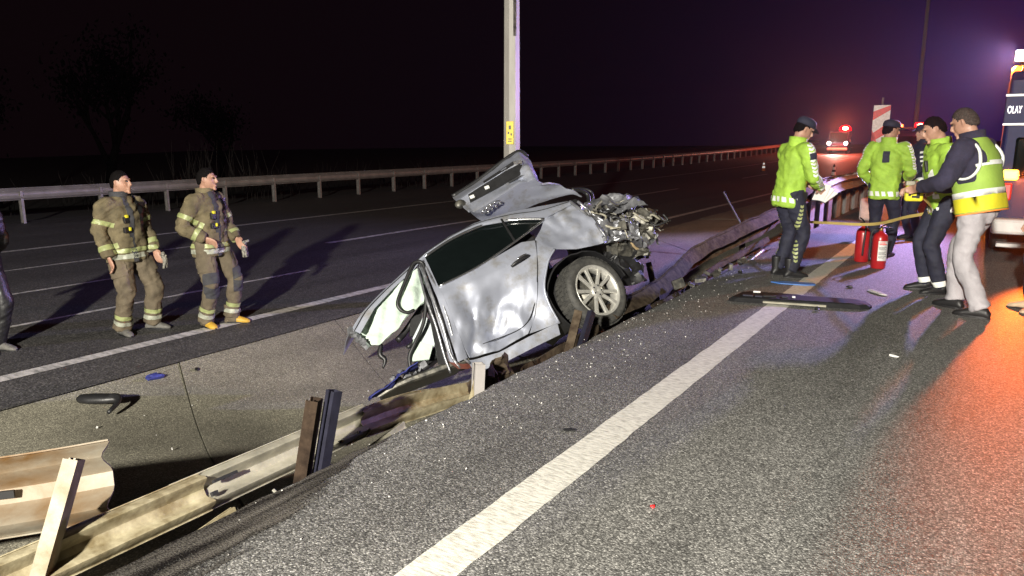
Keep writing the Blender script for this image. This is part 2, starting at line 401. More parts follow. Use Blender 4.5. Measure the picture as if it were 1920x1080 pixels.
def strip_on(name, src, segs, off, m, parent):
    """several patches joined as one tape part; segs = list of plane lists"""
    out = bmesh.new()
    for planes in segs:
        bm = bmesh.new(); bm.from_mesh(src.data)
        for co, no in planes:
            g = list(bm.verts) + list(bm.edges) + list(bm.faces)
            bmesh.ops.bisect_plane(bm, geom=g, plane_co=Vector(co), plane_no=Vector(no), clear_inner=True, clear_outer=False)
        bm.normal_update()
        for v in bm.verts: v.co += v.normal * off
        tmp = bpy.data.meshes.new('t'); bm.to_mesh(tmp); bm.free(); out.from_mesh(tmp); bpy.data.meshes.remove(tmp)
    if not out.faces: out.free(); return None
    return obj(name, out, m, parent, smooth=True)

# ------------------------------------------------------------------ ground
def rise(y):
    return 0.0 if y < 30 else 0.75 * ((min(y, 110) - 30) / 65.0) ** 2
MED = [(-2.56, 0.0), (-2.64, -0.34), (-2.9, -0.50), (-3.5, -0.76), (-4.5, -0.90), (-5.4, -0.80), (-6.55, -0.60)]
def med_z(x, y):
    z = np.interp(-x, [-p[0] for p in MED], [p[1] for p in MED])
    n_ = min(1.0, max(0.0, (4.3 - y) / 2.2)); n_ = n_ * n_ * (3 - 2 * n_)
    near = np.interp(-x, [2.56, 2.64, 2.9, 3.5, 4.5, 5.4, 6.55], [0.0, -.22, -.27, -.40, -.54, -.58, -.60])
    z = z * (1 - n_) + near * n_
    f = min(1.0, max(0.0, (y - 9.0) / 9.0)); f = f * f * (3 - 2 * f)
    flat = np.interp(-x, [2.56, 2.7, 6.55], [0.0, -0.06, -0.57])
    return float(z * (1 - f) + flat * f) + rise(y)
YS = list(np.arange(-14, 30, 2.0)) + list(np.arange(30, 111, 8.0)) + [140, 190, 260]
def sheet(name, xs, zs, m, ys=YS, parent=None, kind='structure', follow=True, dz=0):
    bm = bmesh.new()
    rows = [[bm.verts.new((x, y, z + rise(y) + dz)) for x, z in zip(xs, zs)] for y in ys]
    for i in range(len(rows) - 1):
        for k in range(len(xs) - 1):
            bm.faces.new((rows[i][k], rows[i][k + 1], rows[i + 1][k + 1], rows[i + 1][k]))
    o = obj(name, bm, m, parent, smooth=True)
    if kind: o['kind'] = kind
    return o
# right carriageway: sheet plus a ragged broken edge above the ditch
bm = bmesh.new()
ys = list(np.arange(-14, 26, 0.07)) + YS[YS.index(30):]
rows = []
for y in ys:
    j = 0.035 * fbm((0, y, 0), 1.1, 4) + 0.018 * mnoise.noise(Vector((3, y * 7, 1)))
    xe = -2.56 + j
    lip = 0.012 * mnoise.noise(Vector((9, y * 3, 1)))
    rows.append([bm.verts.new(p) for p in ((xe - 0.03, y, -0.45 + rise(y)), (xe - 0.012 + lip, y, -0.05 + rise(y)), (xe, y, -0.012 + rise(y)), (xe + 0.03, y, rise(y)), (0.5, y, rise(y)), (4, y, rise(y)), (14, y, rise(y)), (60, y, rise(y)))])
for i in range(len(rows) - 1):
    for k in range(7): bm.faces.new((rows[i][k], rows[i][k + 1], rows[i + 1][k + 1], rows[i + 1][k]))
right_road = obj('right_road', bm, 'asphalt', smooth=True); right_road['kind'] = 'structure'
left_road = sheet('left_road', [-21.6, -14, -7.0, -6.5], [-0.58, -0.58, -0.58, -0.585], 'old_asphalt'); 
verge = sheet('verge_ground', [-160, -100, -60, -30, -23.5, -21.55], [-2.2, -1.8, -1.4, -0.95, -0.72, -0.60], 'verge')
# median base and its concrete slabs
mb = sheet('median_ditch', [-6.6, -6.0, -5.4, -4.5, -3.5, -2.9, -2.64, -2.55], [0] * 8, 'median', ys=list(np.arange(-14, 30, .5)) + [30, 40, 60, 90, 110, 140, 190, 260])
for v in mb.data.vertices: v.co.z = med_z(v.co.x, v.co.y) - 0.045
SKEW = 0.55
def slab(y0, y1, dz):
    bm = bmesh.new(); g = 0.005
    n = 14
    for (a, b) in ((0, 1),):
        nn = 5
        top = []
        for j in range(nn + 1):
            row = []
            for i in range(n + 1):
                x = -6.56 + i * (6.56 - 2.66) / n
                yb = y0 + g + (y1 - y0 - 2 * g) * j / nn
                y = yb - (SKEW + .45 * min(1, max(0, (yb - 5) / 8))) * (x + 4.6)
                w = 0.012 * fbm((x * 0.8, y * 0.8, 1), 1.0, 3)
                row.append(bm.verts.new((x, y, med_z(x, y) + dz + w)))
            top.append(row)
        for j in range(nn):
            for i in range(n): bm.faces.new((top[j][i], top[j][i + 1], top[j + 1][i + 1], top[j + 1][i]))
        rim = top[0] + [r[-1] for r in top[1:]] + top[-1][::-1][1:] + [r[0] for r in top[::-1][1:-1]]
        low = [bm.verts.new(v.co - Vector((0, 0, 0.07))) for v in rim]
        for i in range(len(rim)):
            k = (i + 1) % len(rim); bm.faces.new((rim[i], low[i], low[k], rim[k]))
    o = obj('slab', bm, 'median', mb, smooth=False)
    sharp(o, 50)
yy = -9.0
while yy < 29:
    L_ = random.uniform(1.9, 2.3)
    slab(yy, yy + L_, random.uniform(-0.006, 0.006)); yy += L_
# dark streaks painted for cast shadows along the broken edge
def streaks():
    m, t, b = new_mat('painted_shadow'); L = t.links.new
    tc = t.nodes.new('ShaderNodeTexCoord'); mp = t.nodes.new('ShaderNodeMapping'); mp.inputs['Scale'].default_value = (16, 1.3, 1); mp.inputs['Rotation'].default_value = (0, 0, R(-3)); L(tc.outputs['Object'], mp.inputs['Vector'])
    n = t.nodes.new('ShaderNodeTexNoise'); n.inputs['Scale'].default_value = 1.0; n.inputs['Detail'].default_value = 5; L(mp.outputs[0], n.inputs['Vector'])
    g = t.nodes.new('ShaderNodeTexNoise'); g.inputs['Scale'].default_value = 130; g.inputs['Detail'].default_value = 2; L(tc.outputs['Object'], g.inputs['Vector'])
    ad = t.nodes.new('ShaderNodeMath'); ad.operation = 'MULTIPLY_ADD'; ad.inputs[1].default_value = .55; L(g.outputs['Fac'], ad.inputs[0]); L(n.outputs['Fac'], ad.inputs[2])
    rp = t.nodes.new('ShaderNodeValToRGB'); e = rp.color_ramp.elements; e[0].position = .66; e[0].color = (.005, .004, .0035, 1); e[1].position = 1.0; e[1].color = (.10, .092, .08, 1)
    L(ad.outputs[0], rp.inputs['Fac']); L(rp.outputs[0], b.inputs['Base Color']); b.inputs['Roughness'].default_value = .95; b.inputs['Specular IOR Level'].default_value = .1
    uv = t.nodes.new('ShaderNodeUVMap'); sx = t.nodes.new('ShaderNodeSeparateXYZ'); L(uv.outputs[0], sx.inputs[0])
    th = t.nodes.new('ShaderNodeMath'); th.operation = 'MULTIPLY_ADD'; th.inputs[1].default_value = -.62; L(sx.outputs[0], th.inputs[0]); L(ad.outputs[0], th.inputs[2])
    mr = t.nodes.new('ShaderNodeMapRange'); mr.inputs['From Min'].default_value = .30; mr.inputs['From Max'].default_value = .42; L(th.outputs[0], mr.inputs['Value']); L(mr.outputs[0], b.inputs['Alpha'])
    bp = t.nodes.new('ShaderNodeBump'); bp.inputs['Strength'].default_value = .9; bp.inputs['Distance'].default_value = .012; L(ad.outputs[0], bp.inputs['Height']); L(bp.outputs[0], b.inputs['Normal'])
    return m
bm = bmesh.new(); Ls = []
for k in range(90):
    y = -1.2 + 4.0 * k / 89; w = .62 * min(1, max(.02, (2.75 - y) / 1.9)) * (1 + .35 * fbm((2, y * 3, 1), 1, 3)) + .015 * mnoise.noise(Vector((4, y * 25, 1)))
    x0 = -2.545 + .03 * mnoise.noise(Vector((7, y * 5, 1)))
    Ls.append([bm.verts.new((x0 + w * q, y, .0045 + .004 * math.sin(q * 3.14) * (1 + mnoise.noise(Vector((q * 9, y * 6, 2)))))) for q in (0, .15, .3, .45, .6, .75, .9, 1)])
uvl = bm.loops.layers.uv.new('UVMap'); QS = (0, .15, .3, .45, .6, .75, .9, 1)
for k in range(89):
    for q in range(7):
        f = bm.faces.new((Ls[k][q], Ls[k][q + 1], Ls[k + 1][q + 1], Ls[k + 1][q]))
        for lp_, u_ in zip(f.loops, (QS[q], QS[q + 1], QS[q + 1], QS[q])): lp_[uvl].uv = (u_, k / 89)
obj('shadow_streak', bm, streaks(), right_road, True)
# painted lines, plus three streaks that stand for reflections
def marking(x0, x1, y0, y1, z, m, parent, ragged=0.0, step=0.5):
    bm = bmesh.new(); n = max(2, int((y1 - y0) / step)); L_ = []; 
    for i in range(n + 1):
        y = y0 + (y1 - y0) * i / n
        a = ragged * fbm((x0, y * 6, 2), 1.0, 3); b = ragged * fbm((x1, y * 6, 8), 1.0, 3)
        L_.append((bm.verts.new((x0 + a, y, z + rise(y) + 0.004)), bm.verts.new((x1 + b, y, z + rise(y) + 0.004))))
    for i in range(n): bm.faces.new((L_[i][0], L_[i][1], L_[i + 1][1], L_[i + 1][0]))
    return obj('painted_line_or_glint', bm, m, parent)
marking(-1.665, -1.470, -8, 28, 0, 'paint', right_road, 0.006, 0.03)
marking(-1.665, -1.470, 28, 150, 0, 'paint', right_road, 0.0, 4)
for yA in range(3, 140, 12): marking(2.2, 2.38, yA, yA + 4.5, 0, 'paint', right_road, 0.004, 0.5)
marking(-7.45, -7.27, -8, 150, -0.58, 'old_paint_and_glints', left_road, 0.01, 0.25)
for yA in (-4.6, 10.9, 26.4, 41.9, 57.4, 72.9): marking(-11.65, -11.49, yA, yA + 5.4, -0.58, 'old_paint_and_glints', left_road, 0.01, 0.3)
marking(-15.98, -15.82, -8, 150, -0.58, 'old_paint_and_glints', left_road, 0.01, 0.5)
marking(-9.42, -9.34, 3.5, 8.4, -0.58, 'old_paint_and_glints', left_road, 0.02, 0.2)  # this and the next two: reflections drawn as paint, not road markings
marking(-13.58, -13.50, 5, 9.5, -0.58, 'old_paint_and_glints', left_road, 0.02, 0.2)
marking(-11.42, -11.34, 4.2, 6.2, -0.58, 'old_paint_and_glints', left_road, 0.02, 0.2)

# ------------------------------------------------------------------ guardrails
WP = [(-.156, .012), (-.150, .0), (-.132, .022), (-.112, .066), (-.097, .080), (-.082, .066), (-.050, .014), (-.030, .0),
      (.030, .0), (.050, .014), (.082, .066), (.097, .080), (.112, .066), (.132, .022), (.150, .0), (.156, .012)]
def beam(name, path, m, parent, n=12, th=0.004, rag=0.0, crush=0.0, scale=1.0, deep=1.0):
    """W profile swept along path of (x, y, z, face angle): the face angle turns the profile about the run (0 = upright, facing +X)"""
    P = cr(path, n); bm = bmesh.new(); rings = []
    for i in range(n):
        p = Vector(P[i][:3]); t = Vector(P[min(n - 1, i + 1)][:3]) - Vector(P[max(0, i - 1)][:3]); t.normalize()
        out = Vector((0, 0, 1)).cross(t) * -1
        out = t.cross(Vector((0, 0, 1))).normalized(); upv = out.cross(t).normalized()
        q = Matrix.Rotation(P[i][3], 3, t); o_, u_ = q @ out, q @ upv
        sq = 1.0 - crush * (0.5 + 0.5 * mnoise.noise(p * 3.0))
        ring = []
        for k, (h, d) in enumerate(WP):
            jit = rag * fbm(p * 5 + Vector((k * .3, 0, 0)), 1.0, 2)
            e = 0.0
            ring.append(p + u_ * (h * scale * sq) + o_ * ((d - .04) * scale * deep * (1 + (1 - sq)) + jit))
        rings.append(ring)
    loft(bm, rings, cap=False, closed=False)
    bmesh.ops.recalc_face_normals(bm, faces=bm.faces)
    o = obj(name, bm, m, parent, smooth=False); sharp(o, 35); solid(o, th, 0.0)
    return o
def cpost(name, a, b, m, parent, w=0.12, d=0.06, twist=0.0, th=0.006, lip=0.02, taper=1.0):
    """open C-section steel post between two points"""
    a, b = Vector(a), Vector(b); t = (b - a).normalized()
    s = Vector((0, 1, 0)); s = (s - t * s.dot(t)).normalized(); s = Matrix.Rotation(twist, 3, t) @ s; u = t.cross(s)
    prof = [(-w / 2 + lip, d), (-w / 2, d), (-w / 2, 0), (w / 2, 0), (w / 2, d), (w / 2 - lip, d)]
    bm = bmesh.new()
    rings = [[a + t * ((b - a).length * f) + s * x * (1 - (1 - taper) * f) + u * y for x, y in prof] for f in (0, .33, .66, 1)]
    loft(bm, rings, cap=False, closed=False)
    o = obj(name, bm, m, parent); solid(o, th, 0.0); return o
def ribbon(bm, pts, w, nrm):
    pass
# far guardrail along the verge
fg = empty('far_guardrail', (-21, 20, -0.58), 0, 'long weathered steel guardrail along the far edge of the dark opposite carriageway', 'guardrail')
def w2l(o, p): return Vector(p) - Vector(o.location)
yA = -6.0
while yA < 112:
    L_ = 4.0 if yA < 40 else 8.0
    z0, z1_ = 0.18 + rise(yA), 0.18 + rise(yA + L_)
    beam('rail_beam', [(0, yA - 20 - .06, z0 + .58, 0), (0, yA + L_ - 20 + .06, z1_ + .58, 0)], 'galv_far', fg, 2 if yA > 40 else 3).location.x = random.uniform(-.008, .008)
    yA += L_
yA = -5.0; pm = None
while yA < 108:
    if pm is None:
        o = cpost('post', (-0.06, 0, 0), (-0.06, 0, 0.86), 'galv_far', fg, .14, .06, 1.57); pm = o
    else:
        o = pm.copy(); COL.objects.link(o); o.parent = fg
    o.location = (0, yA - 20 + random.uniform(-.05, .05), rise(yA) - 0.02); yA += 2.05

# collapsed guardrail in front of the camera: long beams lying in the ditch edge, torn posts
cg = empty('collapsed_guardrail', (-2.88, 2.0, -0.3), 0, 'long flattened cream dusty guardrail lying along the broken road edge under the wreck', 'guardrail')
def cgp(pts): return [(x + 2.88, y - 2.0, z + 0.3, a) for x, y, z, a in pts]
beam('rail_beam', cgp([(-2.90, -5.0, -.045, -.50), (-2.90, -1.2, -.045, -.50), (-2.90, 0.6, -.045, -.50), (-2.90, 1.92, -.045, -.50)]), 'galv_dusty', cg, 20, .005, .0012, scale=.58, deep=1.3)
beam('rail_beam', cgp([(-2.915, 1.78, -.05, -.5), (-2.915, 2.4, -.05, -.5), (-2.915, 3.02, -.05, -.5)]), 'galv', cg, 12, .005, .0012, scale=.58, deep=1.3)
beam('rail_beam', cgp([(-2.90, 2.95, -.055, -.5), (-2.90, 3.35, -.08, -.6), (-2.88, 3.75, -.12, -.9), (-2.85, 4.1, -.17, -1.2)]), 'galv_dusty', cg, 16, .005, .006, .15, scale=.6)
beam('rail_beam', cgp([(-2.86, 4.0, -.20, -1.2), (-2.84, 4.5, -.26, -1.3), (-2.80, 5.0, -.18, -1.2), (-2.80, 5.9, -.14, -1.1)]), 'rusty', cg, 22, .005, .008, .2, scale=.7)
# lower rear strip of the double rail
beam('rear_rail_beam', cgp([(-2.74, -3.0, -.20, -1.0), (-2.745, 0.3, -.20, -1.0), (-2.75, 1.55, -.19, -1.0), (-2.77, 1.98, -.15, -1.0)]), 'galv_dusty', cg, 14, .005, .002, scale=.32)
beam('rear_rail_beam', cgp([(-2.74, 2.5, -.20, -1.1), (-2.76, 2.9, -.17, -1.1), (-2.79, 3.2, -.14, -1.1)]), 'galv', cg, 8, .005, .002, scale=.34)
cpost('post', (0.200, .235, -.10), (0.235, .395, .60), 'rust_dark', cg, .10, .055, 0.55)
# folded-out flange of that post
cpost('post', (0.228, .31, -.10), (0.268, .485, .63), 'dark_steel', cg, .055, .05, 1.5)
pw_ = cpost('post', (0.30, 1.66, .02), (0.30, 1.70, .46), 'galv_far', cg, .075, .06, 0.9)
cpost('post', (0.27, 1.58, .0), (0.30, 1.66, .37), 'galv_dusty', cg, .10, .03, -0.3, taper=.35)
cpost('post', (0.26, 2.92, .10), (0.20, 3.25, .46), 'rusty', cg, .09, .06, .5)
cpost('post', (0.29, 3.02, .10), (0.24, 3.38, .44), 'dark_steel', cg, .04, .05, 1.4)
# bolts
for (x, y, z) in ((-2.80, 1.99, -.145), (-2.80, 2.08, -.15), (-2.795, 2.2, -.13), (-2.79, 2.48, -.14), (-2.79, 2.56, -.13)):
    bm = bmesh.new()
    tube(bm, [(x + 2.88, y - 2, z + .3), (x + 2.91, y - 1.99, z + .27)], .008, 6); box(bm, (x + 2.915, y - 1.985, z + .265), (.024, .024, .014))
    obj('bolt', bm, 'bolt', cg)
for (x, y, z, s_) in ((-2.908, 2.02, -.018, (.02, .13, .014)), (-2.868, 1.93, -.055, (.02, .03, .02)), (-2.866, 2.64, -.085, (.02, .02, .014)), (-2.866, 2.72, -.085, (.02, .02, .014)), (-2.868, 2.87, -.08, (.02, .016, .012))):
    bm = bmesh.new(); box(bm, (x + 2.88, y - 2, z + .3), s_, Matrix.Rotation(-.42, 3, 'Y'))
    obj('slot', bm, 'black_rough', cg)

# torn-off beam end, raised beside the rail (lower left)
tb = empty('torn_guardrail_beam', (-3.245, 1.32, 0.01), 0, 'torn ochre stained guardrail beam end raised above the ditch at the near left corner', 'guardrail beam')
tb.scale = (1.1, 1.1, 1.1)
tbo = beam('rail_beam', [(-1.1, -1.05, -.10, -.30), (-.55, -.40, -.02, -.30), (-.05, .05, .05, -.32), (.13, .24, .075, -.32)], 'galv_ochre', tb, 16, .006, .0012, scale=1.0, deep=1.5)
bm = bmesh.new(); box(bm, (-.16, -.03, .045), (.012, .10, .03), Matrix.Rotation(R(-42), 3, 'Z'))
obj('slot', bm, 'black_rough', tb)
bm = bmesh.new(); lathe(bm, [(.0, .0), (.022, .0), (.022, .014), (.012, .02), (0, .02)], 12)
obj('bolt', bm, 'bolt', tb, True, Matrix.Translation((-.235, -.095, .045)) @ Matrix.Rotation(R(80), 4, 'X') @ Matrix.Rotation(R(40), 4, 'Y'))
lp = tag(cpost('leaning_post', (-2.83, 1.005, -.50), (-2.905, 1.385, .31), 'post_cream', None, .082, .05, .75), 'pale dusty steel post leaning across the torn ochre beam end', 'post')

# twisted guardrail beyond the wreck
tg = empty('twisted_guardrail', (-3.0, 9.0, -.4), 0, 'twisted brown guardrail wreckage curling from the wreck up to the standing rail', 'guardrail')
def tgp(pts): return [(x + 3.0, y - 9.0, z + .4, a) for x, y, z, a in pts]
beam('rail_beam', tgp([(-2.85, 6.1, -.14, .2), (-2.90, 7.2, -.12, .45), (-3.00, 8.1, -.06, .6), (-3.06, 8.9, .05, .65), (-2.86, 9.7, .22, .7), (-2.62, 10.6, .37, .55), (-2.58, 11.6, .46, .75), (-2.62, 12.8, .56, .5), (-2.62, 14.2, .68, .1)]), 'rusty', tg, 70, .006, .014, .30, scale=1.25, deep=1.4)
beam('rail_beam', tgp([(-2.78, 7.0, -.20, .3), (-2.86, 8.2, -.22, .6), (-2.86, 9.2, -.12, .5), (-2.72, 9.9, .0, .6), (-2.60, 10.8, .12, .8)]), 'rusty', tg, 34, .006, .014, .35, scale=.7)
bm = bmesh.new()
tube(bm, [(p[0] + 3, p[1] - 9, p[2] + .4) for p in ((-2.72, 8.2, -.20), (-2.70, 9.0, -.14), (-2.58, 9.6, -.06), (-2.48, 10.2, .08))], .022, 8, 16)
obj('bent_strap', bm, 'bolt', tg, True)
bm = bmesh.new()
for k in range(16):
    y = 7.6 + k * .19; c = Vector((-2.66 + random.uniform(-.07, .12) + 3, y - 9, random.uniform(-.03, .06) + .4 - .03))
    box(bm, c, (random.uniform(.03, .12), random.uniform(.03, .14), random.uniform(.01, .05)), Euler((random.random() * 3, random.random() * 3, random.random() * 3)).to_matrix())
obj('torn_fragments', bm, 'torn_dark', tg)['kind'] = 'stuff'
cpost('post', (.20, -1.6, .12), (-.15, -1.1, .55), 'rusty', tg, .09, .06, .5)
cpost('post', (.30, 1.2, .25), (.05, 1.9, .62), 'rusty', tg, .09, .06, .8)
# thin bent stake leaning on the slabs beyond
bm = bmesh.new(); tube(bm, [(-4.32, 14.4, .55), (-4.0, 14.1, .2), (-3.62, 13.8, -.25)], .016, 6)
tag(obj('leaning_stake', bm, 'stake', None), 'thin pale stake leaning over the slabs behind the twisted guardrail', 'stake')

# standing double guardrail near the officers
sg = empty('standing_guardrail', (-2.55, 18, -.2), 0, 'upright double-sided guardrail on close steel posts lit orange behind the officers', 'guardrail')
for sx, rot in ((.14, 0.0), (-.14, math.pi)):
    for y0, y1 in ((13.6, 17.4), (17.3, 21.4), (21.3, 25.4), (25.3, 31.4)):
        zz = .66 if y0 > 14 else .62
        beam('rail_beam', [(sx, y0 - 18, zz + .2, rot), (sx, (y0 + y1) / 2 - 18, .66 + .2 + (.02 if y0 < 14 else 0), rot), (sx, y1 - 18, .66 + .2, rot)], 'galv', sg, 8, .005, .004)
pm = None
for y in (13.9, 14.75, 15.6, 16.6, 17.75, 19.0, 20.4, 22.0, 24.0, 26.0, 28.0, 30.0):
    if pm is None: o = pm = cpost('post', (-.05, 0, -.1), (-.05, 0, 1.0), 'galv_far', sg, .14, .12, 1.2)
    else: o = pm.copy(); COL.objects.link(o); o.parent = sg
    o.location = (0, y - 18, 0)
# pale concrete blocks beyond the second officer
bm = bmesh.new(); box(bm, (0, 0, .22), (.55, 1.6, .44), None, .05)
o = tag(obj('concrete_block', bm, 'conc', None), 'pale concrete block lit white beside the second officer', 'block'); o.location = (-1.75, 16.6, 0); o.rotation_euler.z = R(-4)

# ------------------------------------------------------------------ lighting columns
lpo = empty('lighting_column', (-5.5, 8.6, -.86), 0, 'tall grey octagonal lighting column with a yellow plate rising behind the wreck', 'lamp post')
bm = bmesh.new(); loft(bm, [ell((0, 0, z), r, r, 8) for z, r in ((0, .128), (3, .112), (6, .095), (10.5, .07))])
bmesh.ops.rotate(bm, verts=bm.verts, cent=(0, 0, 0), matrix=Matrix.Rotation(R(14), 3, 'Z')); obj('shaft', bm, 'pole', lpo)
bm = bmesh.new(); box(bm, (0, 0, .02), (.42, .42, .04)); obj('base_plate', bm, 'pole', lpo)
bm = bmesh.new(); tube(bm, [(0, 0, 10.4), (.5, -.1, 10.9), (1.6, -.35, 11.05)], .045, 8, 10); obj('arm', bm, 'pole', lpo, True)
bm = bmesh.new(); box(bm, (1.85, -.42, 11.05), (.7, .26, .1), Matrix.Rotation(R(-12), 3, 'Z'), .03); obj('lamp_head', bm, 'galv_far', lpo)
dirc = (Vector((0, 0, 0)) - Vector((-5.5, 8.6, 0))); dirc.normalize()
az = math.atan2(dirc.y, dirc.x) - R(12)
bm = bmesh.new(); box(bm, (0, 0, 0), (.10, .012, .30), None, .004)
pl = obj('number_plate', bm, 'yellow', lpo); pl.location = (math.cos(az) * .116, math.sin(az) * .116, 2.50); pl.rotation_euler.z = az + R(90)
bm = bmesh.new()
for (x, z, w, h) in ((0, .07, .03, .05), (-.02, .0, .02, .03), (.02, -.02, .02, .03), (0, -.08, .05, .012), (0, -.11, .05, .012)): box(bm, (x, -.009, z), (w, .004, h))
obj('plate_marking', bm, 'black', pl)
bm = bmesh.new(); box(bm, (0, 0, 0), (.012, .04, .62)); 
sl = obj('door_seam', bm, 'torn_dark', lpo); a2 = az + R(35); sl.location = (math.cos(a2) * .101, math.sin(a2) * .101, 4.05); sl.rotation_euler.z = a2
fp = empty('lighting_column', (-4.6, 58, rise(58) - .3), 0, 'slender distant lighting column standing behind the red and white marker board', 'lamp post')
bm = bmesh.new(); loft(bm, [ell((0, 0, z), r, r, 8) for z, r in ((0, .16), (6, .13), (14, .08))]); obj('shaft', bm, 'pole', fp)
bm = bmesh.new(); tube(bm, [(0, 0, 13.9), (.6, 0, 14.3), (1.8, 0, 14.4)], .05, 8, 8); obj('arm', bm, 'pole', fp, True)
bm = bmesh.new(); box(bm, (2.0, 0, 14.4), (.7, .25, .1)); obj('lamp_head', bm, 'galv_far', fp)

# ------------------------------------------------------------------ the wreck
CM = Matrix(((-.4822, .6561, -.5806, -3.402), (-.8217, -.5685, .0400, 6.523), (-.3038, .4964, .8132, -.577), (0, 0, 0, 1)))
car = bpy.data.objects.new('wrecked_car', None); COL.objects.link(car); car.matrix_world = CM; car.empty_display_size = .2
tag(car, 'silver saloon torn in half lying tilted across the collapsed guardrail', 'wrecked car')
def fz(z): return float(np.interp(z, [0, .2, .5, .88, .97, 1.38, 1.5], [.82, .87, .92, .93, .90, .66, .52]))
DENTS = [(.95, .42, .16, .17, .16), (.78, .62, .10, .20, .12), (1.08, .68, .07, .10, .16), (.60, .40, .07, .12, .14), (1.2, .33, .10, .10, .12), (-.10, 1.0, .06, .16, .12), (.05, .95, .035, .08, .08)]
def ysurf(x, z):
    y = fz(z)
    for cx, cz, a, rx, rz in DENTS: y -= a * math.exp(-((x - cx) / rx) ** 2 - ((z - cz) / rz) ** 2)
    f = math.exp(-((x - .95) / .35) ** 2 - ((z - .45) / .25) ** 2)
    y += f * (.035 * fbm((x * 5, z * 5, 4), 1.0, 3) + .10 * (abs(mnoise.noise(Vector((x * 4 + z * 3, z * 2 - x, 2)))) - .25) + .035 * (abs(mnoise.noise(Vector((x * 11 + z * 7, z * 5 - x * 2, 6)))) - .25))
    y += .010 * fbm((x * 2.2, z * 2.2, 9), 1.0, 3)
    if x < .15: 
        g = min(1, (.15 - x) / .35); y += g * (.05 * (abs(mnoise.noise(Vector((x * 6, z * 5, 7)))) - .3) + .02 * fbm((x * 8, z * 8, 2), 1, 2))
    return y
def panel(name, rows, m, nu=24, nv=12, yf=ysurf, th=.008, dy=0.0, parent=car, smooth=True, ang=None):
    rr = [lin(r, nu) for r in rows]
    G = [[None] * nu for _ in range(nv)]
    for k in range(nu):
        colp = lin([r[k] for r in rr], nv) if len(rr) == 2 else cr([r[k] for r in rr], nv)
        for j in range(nv): G[j][k] = colp[j]
    bm = bmesh.new()
    V = [[bm.verts.new((p[0], (yf(p[0], p[1]) if len(p) == 2 else p[1]) + dy, p[-1])) for p in row] for row in G]
    for j in range(nv - 1):
        for k in range(nu - 1): bm.faces.new((V[j][k], V[j][k + 1], V[j + 1][k + 1], V[j + 1][k]))
    o = obj(name, bm, m, parent, smooth)
    if ang: sharp(o, ang)
    if th: solid(o, th, 0)
    return o
# rear door: skin below the belt line
door = panel('rear_door', [[(1.25, .965), (.82, .995), (.32, 1.06), (.20, 1.02)], [(1.26, .80), (.8, .82), (.31, .82)], [(1.275, .63), (.8, .64), (.405, .64)],
                    [(1.285, .42), (.9, .40), (.555, .385)], [(1.27, .30), (1.0, .245), (.70, .26)]], 'silver', 46, 40)
# belt crease trims
bm = bmesh.new(); tube(bm, [(x, fz(z) + .012, z) for x, z in ((1.245, .972), (.82, 1.002), (.32, 1.105), (-.03, 1.195))], .011, 8, 24, sx=1, sy=1); obj('belt_trim', bm, 'chrome', car, True)
bm = bmesh.new(); tube(bm, [(1.17, .70, 1.335), (.81, .635, 1.415), (.42, .61, 1.425), (.17, .71, 1.318), (-.04, .78, 1.205)], .014, 8, 30); obj('window_trim', bm, 'chrome', car, True)
bm = bmesh.new(); tube(bm, [(1.10, ysurf(1.10, .36) + .006, .36), (.72, ysurf(.72, .335) + .006, .335), (.52, ysurf(.5, .45) + .006, .47), (.385, ysurf(.38, .66) + .006, .68), (.30, ysurf(.3, .82) + .006, .83), (.205, .895, 1.01)], .0045, 6, 40); obj('door_gap', bm, 'black_rough', car, True)
# glass; black block added behind so the cabin looks dark
panel('side_window', [[(1.25, .90, .955), (.82, .885, .99), (.32, .835, 1.095), (-.03, .775, 1.19)], [(1.17, .69, 1.335), (.81, .63, 1.41), (.42, .60, 1.42), (.17, .70, 1.315), (-.04, .772, 1.2)]], 'glass', 26, 8, dy=-.014, th=.005)
bm = bmesh.new(); tube(bm, [(.36, .82, 1.09), (.30, .655, 1.40)], .012, 6); obj('window_divider', bm, 'black', car)
bm = bmesh.new(); box(bm, (.62, .28, .80), (1.15, .72, .95), None, .05); obj('cabin_dark_block', bm, 'black_rough', car)
# door handle
bm = bmesh.new(); tube(bm, [(.57, .955, .865), (.53, .975, .875), (.46, .98, .885), (.40, .975, .893), (.36, .95, .895)], [.010, .014, .015, .014, .010], 8, 16); hd = obj('door_handle', bm, 'black', door, True)
bm = bmesh.new(); tube(bm, [(.50, .985, .898), (.45, .99, .908), (.39, .975, .912)], .008, 6, 8); obj('handle_strip', bm, 'chrome', door, True)
# B pillar and torn edge in front of the door
panel('pillar', [[(1.17, 1.335), (1.25, .965), (1.275, .63), (1.30, .30)], [(1.21, 1.325), (1.30, .965), (1.345, .66), (1.40, .30)]], 'silver', 26, 6, dy=.004)
panel('pillar', [[(1.225, 1.32), (1.315, .965), (1.36, .66), (1.415, .30)], [(1.25, 1.30), (1.345, .96), (1.40, .67), (1.455, .33)]], 'silver', 26, 4, dy=-.03)
panel('pillar_seal', [[(1.25, 1.30), (1.35, .96), (1.405, .67), (1.46, .33)], [(1.27, 1.28), (1.385, .93), (1.47, .64), (1.55, .36)]], 'black', 26, 4, dy=-.07)
bm = bmesh.new()
for dx, dy_, rr_ in ((.0, .0, .016), (.05, -.03, .012), (-.06, .01, .011)):
    tube(bm, [(1.235 + dx * .5, .70 + dy_, 1.30), (1.33 + dx, .89 + dy_, .96), (1.375 + dx, .91 + dy_, .66), (1.42 + dx, .875 + dy_, .40), (1.40 + dx * 1.6, .85 + dy_, .25)], rr_, 6, 22)
obj('pillar_flange', bm, 'torn', car, True)
panel('smeared_bracket', [[(1.47, .34), (1.36, .27), (1.22, .235)], [(1.42, .25), (1.34, .215), (1.24, .21)]], 'rustred', 14, 5, dy=-.02)
